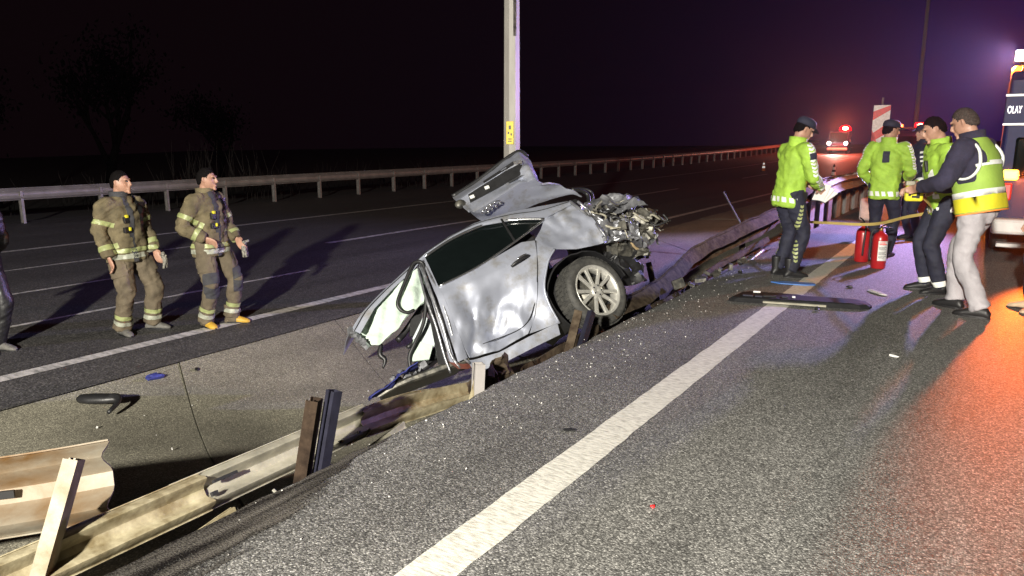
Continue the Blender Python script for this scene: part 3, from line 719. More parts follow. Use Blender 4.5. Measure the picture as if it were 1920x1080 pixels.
# sill
panel('sill', [[(1.3, .28), (1.0, .225), (.70, .235), (.40, .235)], [(1.3, .16), (1.0, .125), (.70, .13), (.42, .13)]], 'silver', 20, 6, dy=-.012)
# quarter panel: strip ahead of the arch, then the shoulder over it
panel('quarter_panel', [[(.19, 1.02), (.30, .83), (.395, .64), (.545, .385), (.69, .255)], [(.09, .86), (.17, .80), (.24, .73), (.36, .57), (.39, .41), (.38, .225)]], 'silver', 30, 8)
panel('quarter_panel', [[(.19, 1.03), (.05, 1.12), (-.05, 1.205), (-.20, 1.285), (-.42, 1.29)], [(.16, .96), (.02, 1.0), (-.15, 1.04), (-.30, 1.07), (-.44, 1.1)], [(.09, .865), (-.0, .82), (-.10, .775), (-.25, .74), (-.42, .72)]], 'silver', 26, 22, ang=30)
bm = bmesh.new(); tube(bm, [(.10, .945, .855), (.19, .95, .80), (.26, .945, .73), (.375, .935, .57), (.405, .915, .41), (.39, .88, .22)], .012, 8, 24); obj('arch_lip', bm, 'silver', car, True)
bm = bmesh.new(); tube(bm, [(-.40, .74, 1.28), (-.42, .85, 1.08), (-.43, .93, .86), (-.44, .94, .74)], .016, 6, 14)
tube(bm, [(-.50, .70, 1.26), (-.56, .74, 1.06), (-.62, .78, .90), (-.66, .76, .72)], .016, 6, 14); obj('torn_seam', bm, 'torn', car, True)
# roof side rail, bent down towards the torn front, and the roof skin
outer = [(2.08, .80, .95), (1.94, .79, 1.05), (1.72, .745, 1.155), (1.41, .70, 1.275), (1.14, .665, 1.375), (.83, .60, 1.455), (.53, .57, 1.49), (.2, .60, 1.455), (-.1, .66, 1.375), (-.40, .71, 1.295)]
inner = [(2.03, .83, .885), (1.82, .805, 1.045), (1.56, .76, 1.165), (1.33, .72, 1.25), (1.17, .695, 1.34), (.81, .64, 1.415), (.5, .61, 1.43), (.17, .71, 1.32), (-.04, .775, 1.21), (-.38, .76, 1.235)]
mid = [tuple((np.array(a) + np.array(b)) / 2 + np.array((0, .012, .004))) for a, b in zip(outer, inner)]
panel('roof_side_rail', [outer, mid, inner], 'silver', 50, 9)
bm = bmesh.new(); tube(bm, [tuple(np.array(p) * .62 + np.array(q) * .38 + np.array((0, .016, .004))) for p, q in zip(outer, inner)], .005, 6, 50); obj('roof_gap', bm, 'black_rough', car, True)
back1 = [(x, .30, z + .05) for x, y, z in outer]; back2 = [(x, -.25, z + .055) for x, y, z in outer]
panel('roof_skin', [outer, back1, back2], 'silver', 44, 12)
# torn white roof end
bm = bmesh.new()
for k in range(9):
    t = k / 8; c = Vector((2.09 - .07 * t, .80 - .02 * t, .95 - .17 * t))
    box(bm, c, (random.uniform(.03, .06), .05, random.uniform(.02, .04)), Euler((random.random(), random.random() * 2, random.random())).to_matrix())
obj('roof_end_flange', bm, 'torn', car)
# curtain airbag
top = [(2.02, .93), (1.86, 1.06), (1.70, 1.145), (1.43, 1.225), (1.24, 1.27)]
bot = [(2.01, .80), (1.91, .755), (1.80, .785), (1.69, .82), (1.58, .885), (1.30, .965)]
def bag(x, z):
    return .66 + .06 * math.sin(min(1, max(0, (x - 1.2) / .85)) * math.pi) + .030 * fbm((x * 3.4, z * 6 - x * 3, 1), 1.0, 3) + .012 * math.sin((x * 1.5 + z) * 26)
panel('curtain_airbag', [top, [tuple((np.array(a) + np.array(b)) / 2) for a, b in zip(lin(top, 6), lin(bot, 6))], bot], 'airbag', 60, 34, yf=bag, th=.02)
# interior: pale trim, dark rails, rubber door seal hanging in a loop
panel('interior_trim', [[(1.40, .60, .86), (1.36, .60, .68)], [(1.60, .62, .70), (1.46, .62, .55)]], 'trimwhite', 8, 8, th=.02)
panel('interior_trim', [[(1.60, .64, .685), (1.47, .64, .56)], [(1.735, .66, .52), (1.56, .66, .46)]], 'airbag', 8, 8, th=.02)
panel('interior_trim', [[(1.52, .55, .88), (1.38, .55, .92)], [(1.60, .55, .74), (1.50, .55, .72)]], 'black', 8, 8, th=.03)
bm = bmesh.new(); tube(bm, [(1.30, .58, .98), (1.48, .52, .88), (1.62, .50, .80), (1.70, .52, .76)], .03, 8, 16); tube(bm, [(1.36, .6, .70), (1.52, .55, .69), (1.66, .55, .66)], .02, 8, 12); obj('torn_rail', bm, 'black', car, True)
bm = bmesh.new(); box(bm, (1.50, .35, .50), (.35, .35, .10), Euler((0, .2, 0)).to_matrix(), .03); obj('seat_base', bm, 'black', car)
bm = bmesh.new(); tube(bm, [(1.50, .74, .905), (1.56, .74, .91), (1.605, .745, .955), (1.60, .75, 1.03), (1.47, .75, 1.16), (1.35, .75, 1.27), (1.29, .75, 1.305), (1.235, .75, 1.275), (1.26, .76, 1.16), (1.35, .76, .97), (1.47, .74, .77), (1.63, .72, .63), (1.715, .70, .55), (1.755, .69, .43)], .0165, 8, 70); obj('door_seal', bm, 'rubber', car, True)
# floor stub
bm = bmesh.new(); box(bm, (1.66, .52, .345), (.75, .50, .06), Euler((0, R(-5), 0)).to_matrix(), .015); obj('floor_pan', bm, 'black', car)
bm = bmesh.new(); tube(bm, [(1.28, .80, .30), (1.6, .79, .33), (1.9, .77, .36), (2.12, .74, .345)], [.032, .030, .022, .010], 6, 14); sharp(obj('torn_sill', bm, 'torn_dark', car, True), 30)
bm = bmesh.new()
for k in range(14):
    box(bm, (random.uniform(1.55, 2.0), random.uniform(.6, .8), random.uniform(.39, .46)), (random.uniform(.02, .10), random.uniform(.02, .06), random.uniform(.008, .04)), Euler((random.random() * 3, random.random() * 3, random.random() * 3)).to_matrix())
obj('broken_trim', bm, 'torn', car)['kind'] = 'stuff'
bm = bmesh.new(); tube(bm, [(1.88, .68, .76), (1.93, .68, .68), (1.91, .68, .62), (1.96, .68, .56)], [.016, .022, .02, .008], 6, 12); obj('hanging_clip', bm, 'black', car, True)
# wheel
wh = bpy.data.objects.new('wheel', None); COL.objects.link(wh); wh.parent = car; wh.empty_display_size = .1
wh.location = (-.07, .82, .345); wh.rotation_euler = (R(-4), R(0), R(14))
bm = bmesh.new()
lathe(bm, [(.235, -.11), (.255, -.125), (.30, -.125), (.325, -.105), (.338, -.07), (.338, .07), (.325, .105), (.30, .122), (.275, .118), (.25, .108), (.236, .10)], 56, 'y')
ty = obj('tyre', bm, 'tyre', wh, True); sharp(ty, 50)
bm = bmesh.new()
for k in range(44):
    a = 2 * math.pi * k / 44
    for yy in (-.062, 0.0, .062):
        box(bm, (.340 * math.cos(a + yy * .6), yy, .340 * math.sin(a + yy * .6)), (.012, .046, .034), Matrix.Rotation(-(a + yy * .6), 3, 'Y'))
obj('tread_blocks', bm, 'tyre', wh)['kind'] = 'stuff'
bm = bmesh.new(); lathe(bm, [(.215, .0), (.225, .085), (.246, .106), (.250, .112), (.243, .116), (.232, .106), (.222, .10), (.205, .02)], 48, 'y')
obj('rim', bm, 'alloy', wh, True)
for k in range(10):
    bm = bmesh.new()
    a = 2 * math.pi * k / 10 + (.05 if k % 2 else -.05) + R(90)
    d = Vector((math.cos(a), 0, math.sin(a))); s = Vector((-math.sin(a), 0, math.cos(a)))
    rings = []
    for r, y, w, t in ((.035, .085, .020, .03), (.09, .092, .017, .026), (.17, .098, .018, .024), (.228, .103, .024, .022)):
        c = d * r + Vector((0, y, 0))
        rings.append([c + s * w - Vector((0, t, 0)), c + s * w * .8, c - s * w * .8, c - s * w - Vector((0, t, 0))])
    loft(bm, rings)
    bevelmod(obj('spoke', bm, 'alloy', wh), .004)
bm = bmesh.new(); lathe(bm, [(0, .09), (.03, .105), (.062, .10), (.066, .08), (.05, .06), (0, .05)], 24, 'y'); obj('hub', bm, 'alloy', wh, True)
for k in range(5):
    a = 2 * math.pi * k / 5 + .9; bm = bmesh.new(); tube(bm, [(.045 * math.cos(a), .09, .045 * math.sin(a)), (.045 * math.cos(a), .108, .045 * math.sin(a))], .008, 6)
    obj('wheel_bolt', bm, 'dark_steel', wh)
bm = bmesh.new(); lathe(bm, [(0, .0), (.165, .0), (.165, .02), (.07, .022), (.07, .04), (0, .04)], 32, 'y'); obj('brake_disc', bm, 'torn_dark', wh, True)
bm = bmesh.new(); lathe(bm, [(0, -.02), (.23, -.02), (.23, -.06), (0, -.06)], 32, 'y'); obj('inner_barrel', bm, 'black_rough', wh)
# arch liner, crushed round the wheel
bm = bmesh.new(); G = []
for j in range(9):
    row = []
    for i in range(26):
        a = R(-35) + R(215) * i / 25
        r = .39 + .03 * fbm((i * .22, j * .4, 3), 1.0, 2) + (.02 if i > 16 else 0)
        row.append(bm.verts.new((-.03 + r * math.cos(a), .25 + .62 * j / 8, .36 + r * math.sin(a) * 1.02)))
    G.append(row)
for j in range(8):
    for i in range(25): bm.faces.new((G[j][i], G[j][i + 1], G[j + 1][i + 1], G[j + 1][i]))
solid(obj('arch_liner', bm, 'black', car, True), .012)
bm = bmesh.new(); box(bm, (-.2, .20, .45), (.9, .36, .55), None, .08); obj('rear_floor', bm, 'black_rough', car)
# crumpled sheet metal at the tail
def crumple(name, o, u, v, nu, nv, amp, seed, m, th=.006, freq=3.0, parent=car):
    o, u, v = Vector(o), Vector(u), Vector(v); n = u.cross(v).normalized(); bm = bmesh.new(); G = []
    for j in range(nv):
        row = []
        for i in range(nu):
            p = o + u * (i / (nu - 1)) + v * (j / (nv - 1))
            q = p * freq + Vector((seed * 7.3, seed * 3.1, 0))
            h = amp * (abs(mnoise.noise(q)) * 2.2 - .6 + .8 * abs(mnoise.noise(q * 2.3)) + .35 * mnoise.noise(q * 5.1))
            s = Vector((mnoise.noise(q + Vector((9, 0, 0))), mnoise.noise(q + Vector((0, 9, 0))), mnoise.noise(q + Vector((0, 0, 9))))) * amp * .9
            row.append(bm.verts.new(p + n * h + s))
        G.append(row)
    for j in range(nv - 1):
        for i in range(nu - 1):
            a, b, c, d = G[j][i], G[j][i + 1], G[j + 1][i + 1], G[j + 1][i]
            if (i + j) % 2: bm.faces.new((a, b, c)); bm.faces.new((a, c, d))
            else: bm.faces.new((a, b, d)); bm.faces.new((b, c, d))
    ob = obj(name, bm, m, parent, True); sharp(ob, 26); solid(ob, th, 0); return ob
crumple('crumpled_panel', (-.42, .78, 1.18), (-.62, -.16, -.22), (-.05, .10, -.40), 30, 24, .11, 1, 'torn', freq=3.1)
crumple('crumpled_panel', (-.48, .52, 1.30), (-.60, .02, -.14), (-.02, .26, -.24), 26, 18, .10, 2, 'torn', freq=3.4)
crumple('crumpled_panel', (-.78, .62, 1.10), (-.40, .0, -.18), (.05, .08, -.40), 20, 20, .10, 3, 'torn_dark', freq=5.5)
crumple('crumpled_panel', (-.46, .86, .96), (-.48, -.10, -.16), (.05, .05, -.24), 22, 14, .08, 4, 'torn', freq=5.5)
crumple('crumpled_panel', (-.86, .30, 1.14), (-.40, .1, -.26), (.0, .35, -.14), 18, 16, .12, 5, 'torn_dark', freq=5)
crumple('crumpled_panel', (-.40, .2, 1.22), (-.75, .0, -.16), (-.05, .0, -.55), 18, 14, .10, 6, 'torn_dark', freq=4)
crumple('crumpled_panel', (-.52, .74, .86), (-.45, -.05, -.12), (.02, .0, -.30), 18, 14, .08, 8, 'torn_dark', freq=6)
crumple('crushed_underbody', (-.40, .70, .70), (-.40, -.05, -.06), (-.02, .0, -.38), 18, 16, .08, 7, 'black', freq=5)
crumple('crumpled_panel', (-.92, .68, .92), (-.26, -.05, .04), (-.02, .05, -.22), 14, 12, .07, 9, 'torn_dark', freq=7)
bm = bmesh.new()
rs = random.Random(5)
for k in range(26):
    p = Vector((rs.uniform(-1.22, -.5), rs.uniform(.5, .92), 0)); p.z = 1.22 + .56 * (p.x + .5) - rs.uniform(0, .34)
    q = p + Vector((rs.uniform(-.10, .10), rs.uniform(-.06, .04), rs.uniform(-.10, .05)))
    tube(bm, [p, (p + q) / 2 + Vector((rs.uniform(-.03, .03),) * 3), q], rs.uniform(.005, .014), 5)
obj('torn_strips', bm, 'torn_dark', car)['kind'] = 'stuff'
bm = bmesh.new()
for k in range(16):
    p = Vector((rs.uniform(-1.2, -.45), rs.uniform(.62, .95), 0)); p.z = 1.22 + .52 * (p.x + .5) - rs.uniform(0, .34)
    box(bm, p, (rs.uniform(.03, .12), rs.uniform(.004, .03), rs.uniform(.02, .09)), Euler((rs.random() * 3, rs.random() * 3, rs.random() * 3)).to_matrix())
obj('metal_shards', bm, 'torn_dark', car)['kind'] = 'stuff'
rs = random.Random(23)
for k in range(9):
    p = Vector((rs.uniform(-1.05, -.5), rs.uniform(.72, .92), 0)); p.z = 1.16 + .55 * (p.x + .5) - rs.uniform(0, .35)
    pts = [p]
    for q in range(3): pts.append(pts[-1] + Vector((rs.uniform(-.14, .10), rs.uniform(-.04, .05), rs.uniform(-.14, .08))))
    bm = bmesh.new(); tube(bm, pts, rs.uniform(.007, .016), 7, 12); obj('torn_hose', bm, 'rubber' if k % 3 else 'galv', car, True)
bm = bmesh.new()
for pts in ([(-1.02, .62, .92), (-1.15, .6, .86), (-1.24, .6, .80), (-1.29, .58, .70)], [(-1.05, .6, 1.0), (-1.18, .6, .95), (-1.27, .58, .88)], [(-1.22, .6, .9), (-1.27, .6, .83), (-1.22, .62, .76)]):
    tube(bm, pts, [.03] * len(pts), 6, 8)
obj('tow_bracket', bm, 'rusty', car)
bm = bmesh.new(); bmesh.ops.create_icosphere(bm, subdivisions=3, radius=.13)
for v in bm.verts: v.co = Vector((v.co.x * 1.0, v.co.y * .55, v.co.z * .72)) * (1 + .25 * fbm(v.co, 9, 2))
fo = obj('foam_block', bm, 'foam', car, True); fo.location = (-.85, .62, .635); fo.rotation_euler = (0, R(-25), 0)
bm = bmesh.new(); tube(bm, [(-.86, .6, .56), (-.98, .6, .60), (-1.06, .6, .63)], [.03, .028, .02], 6); obj('torn_bracket', bm, 'foam', car)
crumple('crushed_rail_end', (.16, 1.72, .30), (.02, .42, .10), (.06, .06, -.22), 18, 10, .05, 12, 'rusty', freq=6, parent=cg)
crumple('crushed_rail_end', (.19, 1.78, .22), (.05, .30, .03), (.02, .05, -.16), 12, 8, .03, 13, 'galv', freq=7, parent=cg)
crumple('crushed_rail_end', (.10, 2.15, .16), (.02, .60, .06), (.10, .0, -.10), 18, 8, .035, 14, 'rust_dark', freq=6, parent=cg)
# boot lid flung over the roof
LID = [[(.41, .07, 1.999), (.181, .101, 2.031), (-.076, .148, 2.08), (-.406, .228, 2.152), (-.528, .195, 2.071)],
       [(.497, .333, 1.847), (.307, .352, 1.889), (.04, .4, 1.926), (-.26, .459, 1.953), (-.396, .42, 1.811)],
       [(.477, .38, 1.765), (.348, .367, 1.77), (.085, .41, 1.79), (-.257, .484, 1.809), (-.37, .446, 1.721)],
       [(.496, .513, 1.644), (.413, .479, 1.639), (.122, .535, 1.669), (-.187, .597, 1.691), (-.313, .567, 1.613)],
       [(.392, .336, 1.62), (.178, .343, 1.575), (-.102, .391, 1.586), (-.318, .41, 1.574), (-.569, .443, 1.568)],
       [(.289, .205, 1.558), (.001, .246, 1.527), (-.302, .298, 1.52), (-.622, .349, 1.474), (-.796, .335, 1.405)]]
nu, nv = 40, 34; rr = [cr(r, nu) for r in LID]; bm = bmesh.new(); G = []
for j in range(nv):
    s = j / (nv - 1) * (len(LID) - 1); i0 = min(len(LID) - 2, int(s)); t = s - i0; row = []
    for k in range(nu):
        p = rr[i0][k] * (1 - t) + rr[i0 + 1][k] * t
        w = min(1, max(0, (k / nu - .45) / .3)); q = Vector(p)
        p = q + Vector((0, 1, .3)).normalized() * (w * .05 * (abs(mnoise.noise(q * 5)) * 2 - .5) + .012 * fbm(q, 4, 2))
        row.append(bm.verts.new(p))
    G.append(row)
for j in range(nv - 1):
    for k in range(nu - 1): bm.faces.new((G[j][k], G[j][k + 1], G[j + 1][k + 1], G[j + 1][k]))
lid = obj('boot_lid', bm, 'silver', car, True); sharp(lid, 30); solid(lid, .018, -.6)
def lidp(s, k):
    i0 = min(len(LID) - 2, int(s)); t = s - i0; a = cr(LID[i0], 41); b = cr(LID[i0 + 1], 41); return Vector(a[int(k * 40)] * (1 - t) + b[int(k * 40)] * t)
off = Vector((.45, .85, -.1)).normalized()
bm = bmesh.new(); loft(bm, [[lidp(1.15, k) + off * .02, lidp(2.0, k) + off * .03, lidp(2.0, k) + off * .012, lidp(1.15, k) + off * .005] for k in (.22, .35, .5, .62, .75, .93)]); obj('plate_recess', bm, 'black', lid)
bm = bmesh.new(); loft(bm, [[lidp(.75, k) + off * .028, lidp(1.1, k) + off * .032, lidp(1.1, k), lidp(.75, k)] for k in (.42, .55, .7, .8)]); obj('lid_chrome', bm, 'chrome', lid)
bm = bmesh.new(); loft(bm, [[lidp(2.05, k) + off * .03, lidp(2.25, k) + off * .03, lidp(2.2, k), lidp(2.05, k)] for k in (.62, .75, .88, .98)]); obj('lid_chrome', bm, 'chrome', lid)
bm = bmesh.new(); tube(bm, [lidp(0, k) + Vector((0, 0, .012)) for k in (0, .2, .4, .6, .8, 1)], .022, 8, 24); obj('lid_seal', bm, 'black', lid, True)
for k, s in ((.26, 1.6), (.44, 1.55)):
    bm = bmesh.new(); box(bm, lidp(s, k) + off * .035, (.05, .02, .035), None, .006); obj('plate_lamp', bm, 'label', lid)
bm = bmesh.new(); bmesh.ops.create_icosphere(bm, subdivisions=2, radius=.05); bmesh.ops.scale(bm, vec=(1.2, .6, 1), verts=bm.verts); bmesh.ops.translate(bm, vec=lidp(1.6, .02), verts=bm.verts); obj('lid_hinge', bm, 'torn_dark', lid, True)
# four linked rings on the lid
for k in range(4):
    c = Vector((.335, .49, 1.585)).lerp(Vector((.205, .545, 1.606)), k / 3) + off * .02
    bm = bmesh.new(); ax = (lidp(4, .2) - lidp(3, .2)).normalized(); bx = Vector((-.9, .35, .13)).normalized()
    pts = [c + ax * .036 * math.cos(a) + bx * .031 * math.sin(a) for a in [2 * math.pi * q / 20 for q in range(21)]]
    tube(bm, pts, .0065, 6, cap=False); obj('emblem_ring', bm, 'chrome', lid, True)
bm = bmesh.new()
tube(bm, [(-.70, .36, 1.50), (-.80, .34, 1.46), (-.86, .32, 1.40), (-.82, .34, 1.31), (-.70, .4, 1.24)], .022, 8, 18)
tube(bm, [(-.62, .3, 1.54), (-.84, .28, 1.50), (-.94, .28, 1.42), (-.90, .3, 1.32)], .014, 8, 18); obj('lid_hinge_arm', bm, 'black', car, True)
bm = bmesh.new(); loft(bm, [[Vector((.28, .1, 1.55)), Vector((-.75, .25, 1.42)), Vector((-.75, .0, 1.40)), Vector((.28, -.1, 1.52))], [Vector((.28, .1, 1.50)), Vector((-.75, .3, 1.36)), Vector((-.75, .0, 1.34)), Vector((.28, -.1, 1.47))]]); obj('rear_shelf', bm, 'black_rough', car)
# blue cloth spilling out
bm = bmesh.new(); G = []
for j in range(12):
    row = []
    for i in range(16):
        x, y = i / 15 * .36, j / 11 * .15
        row.append(bm.verts.new((x, y, .02 + .035 * fbm((x * 6, y * 8, 1), 1.6, 3))))
    G.append(row)
for j in range(11):
    for i in range(15): bm.faces.new((G[j][i], G[j][i + 1], G[j + 1][i + 1], G[j + 1][i]))
bc = obj('blue_cloth', bm, 'bluecloth', None, True); solid(bc, .006)
bc.matrix_world = CM @ Matrix.Translation((1.70, .66, .43)) @ Matrix.Rotation(R(12), 4, 'Y') @ Matrix.Scale(1.35, 4)
tag(bc, 'crumpled blue cloth spilling from the torn floor of the silver wreck', 'cloth')

# ------------------------------------------------------------------ people
def rotz(v, a): c, s = math.cos(a), math.sin(a); return Vector((v[0] * c - v[1] * s, v[0] * s + v[1] * c, v[2]))
def hand(bm, wrist, d, palm_n, s=1.0, curl=0.5):
    """palm and five bent fingers; d = direction of the hand, palm_n = way the palm faces"""
    w = Vector(wrist); d = Vector(d).normalized(); n = Vector(palm_n); n = (n - d * n.dot(d)).normalized(); side = d.cross(n)
    rings = []
    for t, a, b in ((-.02, .024, .020), (.02, .030, .017), (.055, .040, .016), (.085, .041, .014)):
        rings.append([w + d * (t * s) + side * (a * s * math.cos(q)) + n * (b * s * math.sin(q)) for q in [2 * math.pi * k / 12 for k in range(12)]])
    loft(bm, rings)
    for i, (off, ln) in enumerate(((-.030, .068), (-.010, .078), (.010, .072), (.030, .056))):
        p = w + d * (.08 * s) + side * (off * s); pts = [p - d * .03]; dd = d.copy(); 
        for k, f in enumerate((.0, .42, .33, .25)):
            pts.append(p.copy()); dd = (Matrix.Rotation(-curl * (.55 if k == 0 else .8), 3, side) @ dd) if k else dd
            p = p + dd * (ln * s * (f if k else .40))
        pts.append(p)
        tube(bm, pts, [.0105 * s, .0105 * s, .010 * s, .0095 * s, .009 * s, .0075 * s][:len(pts)], 8)
    p = w + d * .02 * s - side * .026 * s
    tube(bm, [p, p - side * .028 * s + d * .022 * s + n * .008, p - side * .036 * s + d * .05 * s + n * .02, p - side * .030 * s + d * .072 * s + n * .03], [.013 * s, .012 * s, .0105 * s, .008 * s], 8)
def head_mesh(bm, c, yaw, pitch, roll=0.0):
    Rm = Matrix.Rotation(yaw, 3, 'Z') @ Matrix.Rotation(-pitch, 3, 'X') @ Matrix.Rotation(roll, 3, 'Y')
    c = Vector(c)
    n, mr = 28, 22; rings = []
    for j in range(1, mr):
        th = math.pi * j / mr; z = math.cos(th); r = math.sin(th); ring = []
        for k in range(n):
            a = 2 * math.pi * k / n; x = math.cos(a) * r; y = math.sin(a) * r
            X = x * .077; Y = y * .098 - .004; Z = z * .122
            if z < 0:
                X *= 1 - .22 * (-z) ** 1.3 - (.05 if y > .3 else 0); Y *= 1 - .10 * (-z); Y += .018 * (-z)
                if y < 0: Y *= 1 - .30 * (-z)
            if y > .5: Y -= .012 * (y - .5)
            if y > .35 and abs(x) > .18 and abs(z - .06) < .16: Y -= .010
            ring.append(c + Rm @ Vector((X, Y, Z)))
        rings.append(ring)
    loft(bm, rings)
    def P(x, y, z): return c + Rm @ Vector((x, y, z))
    tube(bm, [P(0, .088, .030), P(0, .100, .005), P(0, .113, -.022), P(0, .098, -.036)], [.008, .011, .0145, .010], 8)          # nose
    tube(bm, [P(-.045, .082, .034), P(-.02, .095, .038), (P(0, .094, .034)), P(.02, .095, .038), P(.045, .082, .034)], .0085, 6)   # brow
    tube(bm, [P(-.024, .088, -.060), P(0, .098, -.058), P(.024, .088, -.060)], .0070, 6); tube(bm, [P(-.020, .088, -.071), P(0, .097, -.072), P(.020, .088, -.071)], .0075, 6)
    tube(bm, [P(-.018, .078, -.102), P(0, .090, -.104), P(.018, .078, -.102)], .015, 8)
    for sx in (-1, 1):
        tube(bm, [P(sx * .072, -.004, .022), P(sx * .086, -.014, .018), P(sx * .086, -.014, -.012), P(sx * .074, -.002, -.030)], [.008, .011, .010, .007], 6)
    return Rm, P
def person(label, loc, face, g, group=None):
    """standing figure; local +Y is the way the body faces, +X its right... g holds pose and clothes"""
    H = g.get('h', 1.76) / 1.76
    lean, twist = g.get('lean', 0.0), g.get('twist', 0.0); side = g.get('side', 0.0)
    pv = Vector((g.get('px', 0), g.get('py', 0), .93 + g.get('pz', 0)))
    RU = Matrix.Rotation(twist, 3, 'Z') @ Matrix.Rotation(-lean, 3, 'X') @ Matrix.Rotation(side, 3, 'Y')
    def U(x, y, z): return pv + RU @ Vector((x, y, z - .93))
    sh = {s: U(s * g.get('shw', .185), -.01, 1.40) for s in (-1, 1)}
    el = {-1: Vector(g['el'][0]), 1: Vector(g['el'][1])}; wr = {-1: Vector(g['wr'][0]), 1: Vector(g['wr'][1])}
    ft = {-1: Vector(g['ft'][0]), 1: Vector(g['ft'][1])}
    fa = {-1: g.get('fa', (.18, -.18))[0], 1: g.get('fa', (.18, -.18))[1]}
    hip = {s: pv + Vector((s * .095, 0, -.02)) for s in (-1, 1)}
    kn = {}
    for s in (-1, 1):
        an = ft[s] + Vector((0, 0, .09)); m_ = (hip[s] + an) / 2; L = (hip[s] - an).length; l = .86 / 2
        b = math.sqrt(max(0, l * l - (L / 2) ** 2)); b = max(b, .012)
        fd = rotz((0, 1, 0), fa[s]); ax = (an - hip[s]).normalized(); fd = (fd - ax * fd.dot(ax)).normalized()
        kn[s] = m_ + fd * b
    nb = U(0, -.015, 1.46); hc = U(0, .035 + g.get('hfwd', 0), 1.635 + g.get('hup', 0))
    # --- body: one continuous surface
    bm = bmesh.new()
    yaw, pit = g.get('hy', 0.0) , g.get('hp', 0.0)
    Rm, P = head_mesh(bm, hc, yaw, pit, g.get('hr', 0.0))
    tube(bm, [U(0, -.02, 1.38), nb, hc + Rm @ Vector((0, -.02, -.05))], [.075, .058, .056], 14)
    rings = [ell(U(0, 0, z), rx, ry, 20, rot=RU) for z, rx, ry in ((.86, .14, .10), (1.0, .13, .095), (1.15, .135, .10), (1.3, .155, .105), (1.40, .13, .085), (1.46, .06, .055))]
    loft(bm, rings)
    for s in (-1, 1):
        tube(bm, [U(s * .10, 0, 1.39), sh[s], el[s], wr[s]], [.055, .05, .038, .026], 12)
        hd_ = g.get('hd', {}).get(s, (wr[s] - el[s])); pn = g.get('pn', {}).get(s, Vector((-s, .3, 0)))
        hand(bm, wr[s], hd_, pn, g.get('hs', 1.0), g.get('curl', .5))
        tube(bm, [hip[s] + Vector((0, 0, .05)), hip[s], kn[s], ft[s] + Vector((0, 0, .08))], [.09, .085, .052, .038], 12)
        f = rotz((0, 1, 0), fa[s]); tube(bm, [ft[s] + f * -.03 + Vector((0, 0, .05)), ft[s] + f * .10 + Vector((0, 0, .04))], .03, 8)
    body = obj('person', bm, g.get('skin', 'skin'), None, True); remesh(body, .0085, 2)
    tag(body, label, 'person', group)
    body.location = loc; body.rotation_euler = (0, 0, face); body.scale = (H, H, H)
    seed = g.get('seed', 1)
    def cloth(name, bm, m, vox=.014, amp=.010, fr=13, sm=3, drape=True):
        o = obj(name, bm, m, body, True); remesh(o, vox, sm); me = o.data
        n_ = len(me.vertices); co = np.zeros(n_ * 3); me.vertices.foreach_get('co', co); no = np.zeros(n_ * 3); me.vertices.foreach_get('normal', no)
        co = co.reshape(-1, 3); no = no.reshape(-1, 3)
        d = np.array([amp * (fbm((p[0] * fr, p[1] * fr, p[2] * fr * .55 + seed), 1.0, 2) + .45 * (1 - abs(mnoise.noise(Vector((p[0] * 8 + p[2] * 12, p[1] * 8 - p[2] * 9, seed * 3)))) * 3)) for p in co])
        co += no * d[:, None]; me.vertices.foreach_set('co', co.reshape(-1)); me.update()
        return o
    # --- hair
    seed_ = g.get('seed', 1) * 2.7
    bm = bmesh.new(); bmesh.ops.create_uvsphere(bm, u_segments=56, v_segments=44, radius=1)
    kill = []
    for f in bm.faces:
        q = f.calc_center_median(); y, z = q.y * .100 - .006, q.z * .1235
        lim = float(np.interp(y, [-.10, -.06, -.02, .004, .022, .040, .070, .10], [-.062, -.052, -.006, .030, .018, .055, .078, .085])) + .007 * mnoise.noise(q * 9 + Vector((seed_, 0, 0)))
        if z < lim: kill.append(f)
    bmesh.ops.delete(bm, geom=kill, context='FACES')
    for v in bm.verts:
        q = v.co.copy(); edge = 0 if v.is_boundary else 1
        p = Vector((q.x * .0775, q.y * .0985 - .005, q.z * .1225)); p += p.normalized() * (.0015 + edge * (.005 + .006 * mnoise.noise(q * 6 + Vector((seed_, 3, 0)))))
        v.co = hc + Rm @ p
    hr = obj('hair', bm, g.get('hair', 'hair'), body, True); solid(hr, .004, -1)
    if g.get('cap'):
        bm = bmesh.new(); loft(bm, [[hc + Rm @ Vector((math.cos(a) * rx, math.sin(a) * ry - .006, z)) for a in [2 * math.pi * k / 22 for k in range(22)]] for z, rx, ry in ((.040, .089, .110), (.075, .090, .112), (.110, .080, .100), (.130, .05, .065))])
        obj('cap', bm, 'navy', body, True)
        bm = bmesh.new(); loft(bm, [[hc + Rm @ Vector((x, .10 + .07 * (1 - (x / .085) ** 2), .038 - .012 * (1 - (x / .085) ** 2) + dz)) for x in np.linspace(-.08, .08, 9)] + [hc + Rm @ Vector((x, .075, .045 + dz)) for x in np.linspace(.08, -.08, 9)] for dz in (0, .008)])
        obj('cap_peak', bm, 'navy', body)
    for s in (-1, 1):
        bm = bmesh.new(); bmesh.ops.create_icosphere(bm, subdivisions=2, radius=.0095); e = obj('eye', bm, 'eye', body, True); e.location = P(s * .031, .0845, .016)
    # --- trousers
    bm = bmesh.new(); lw = g.get('legw', 1.0)
    loft(bm, [ell(pv + Vector((0, 0, z - .93)), rx, ry, 22) for z, rx, ry in ((.78, .10, .09), (.84, .165 * (.6 + .4 * lw), .125), (.95, .165 * (.6 + .4 * lw), .122), (1.04, .155, .112))])
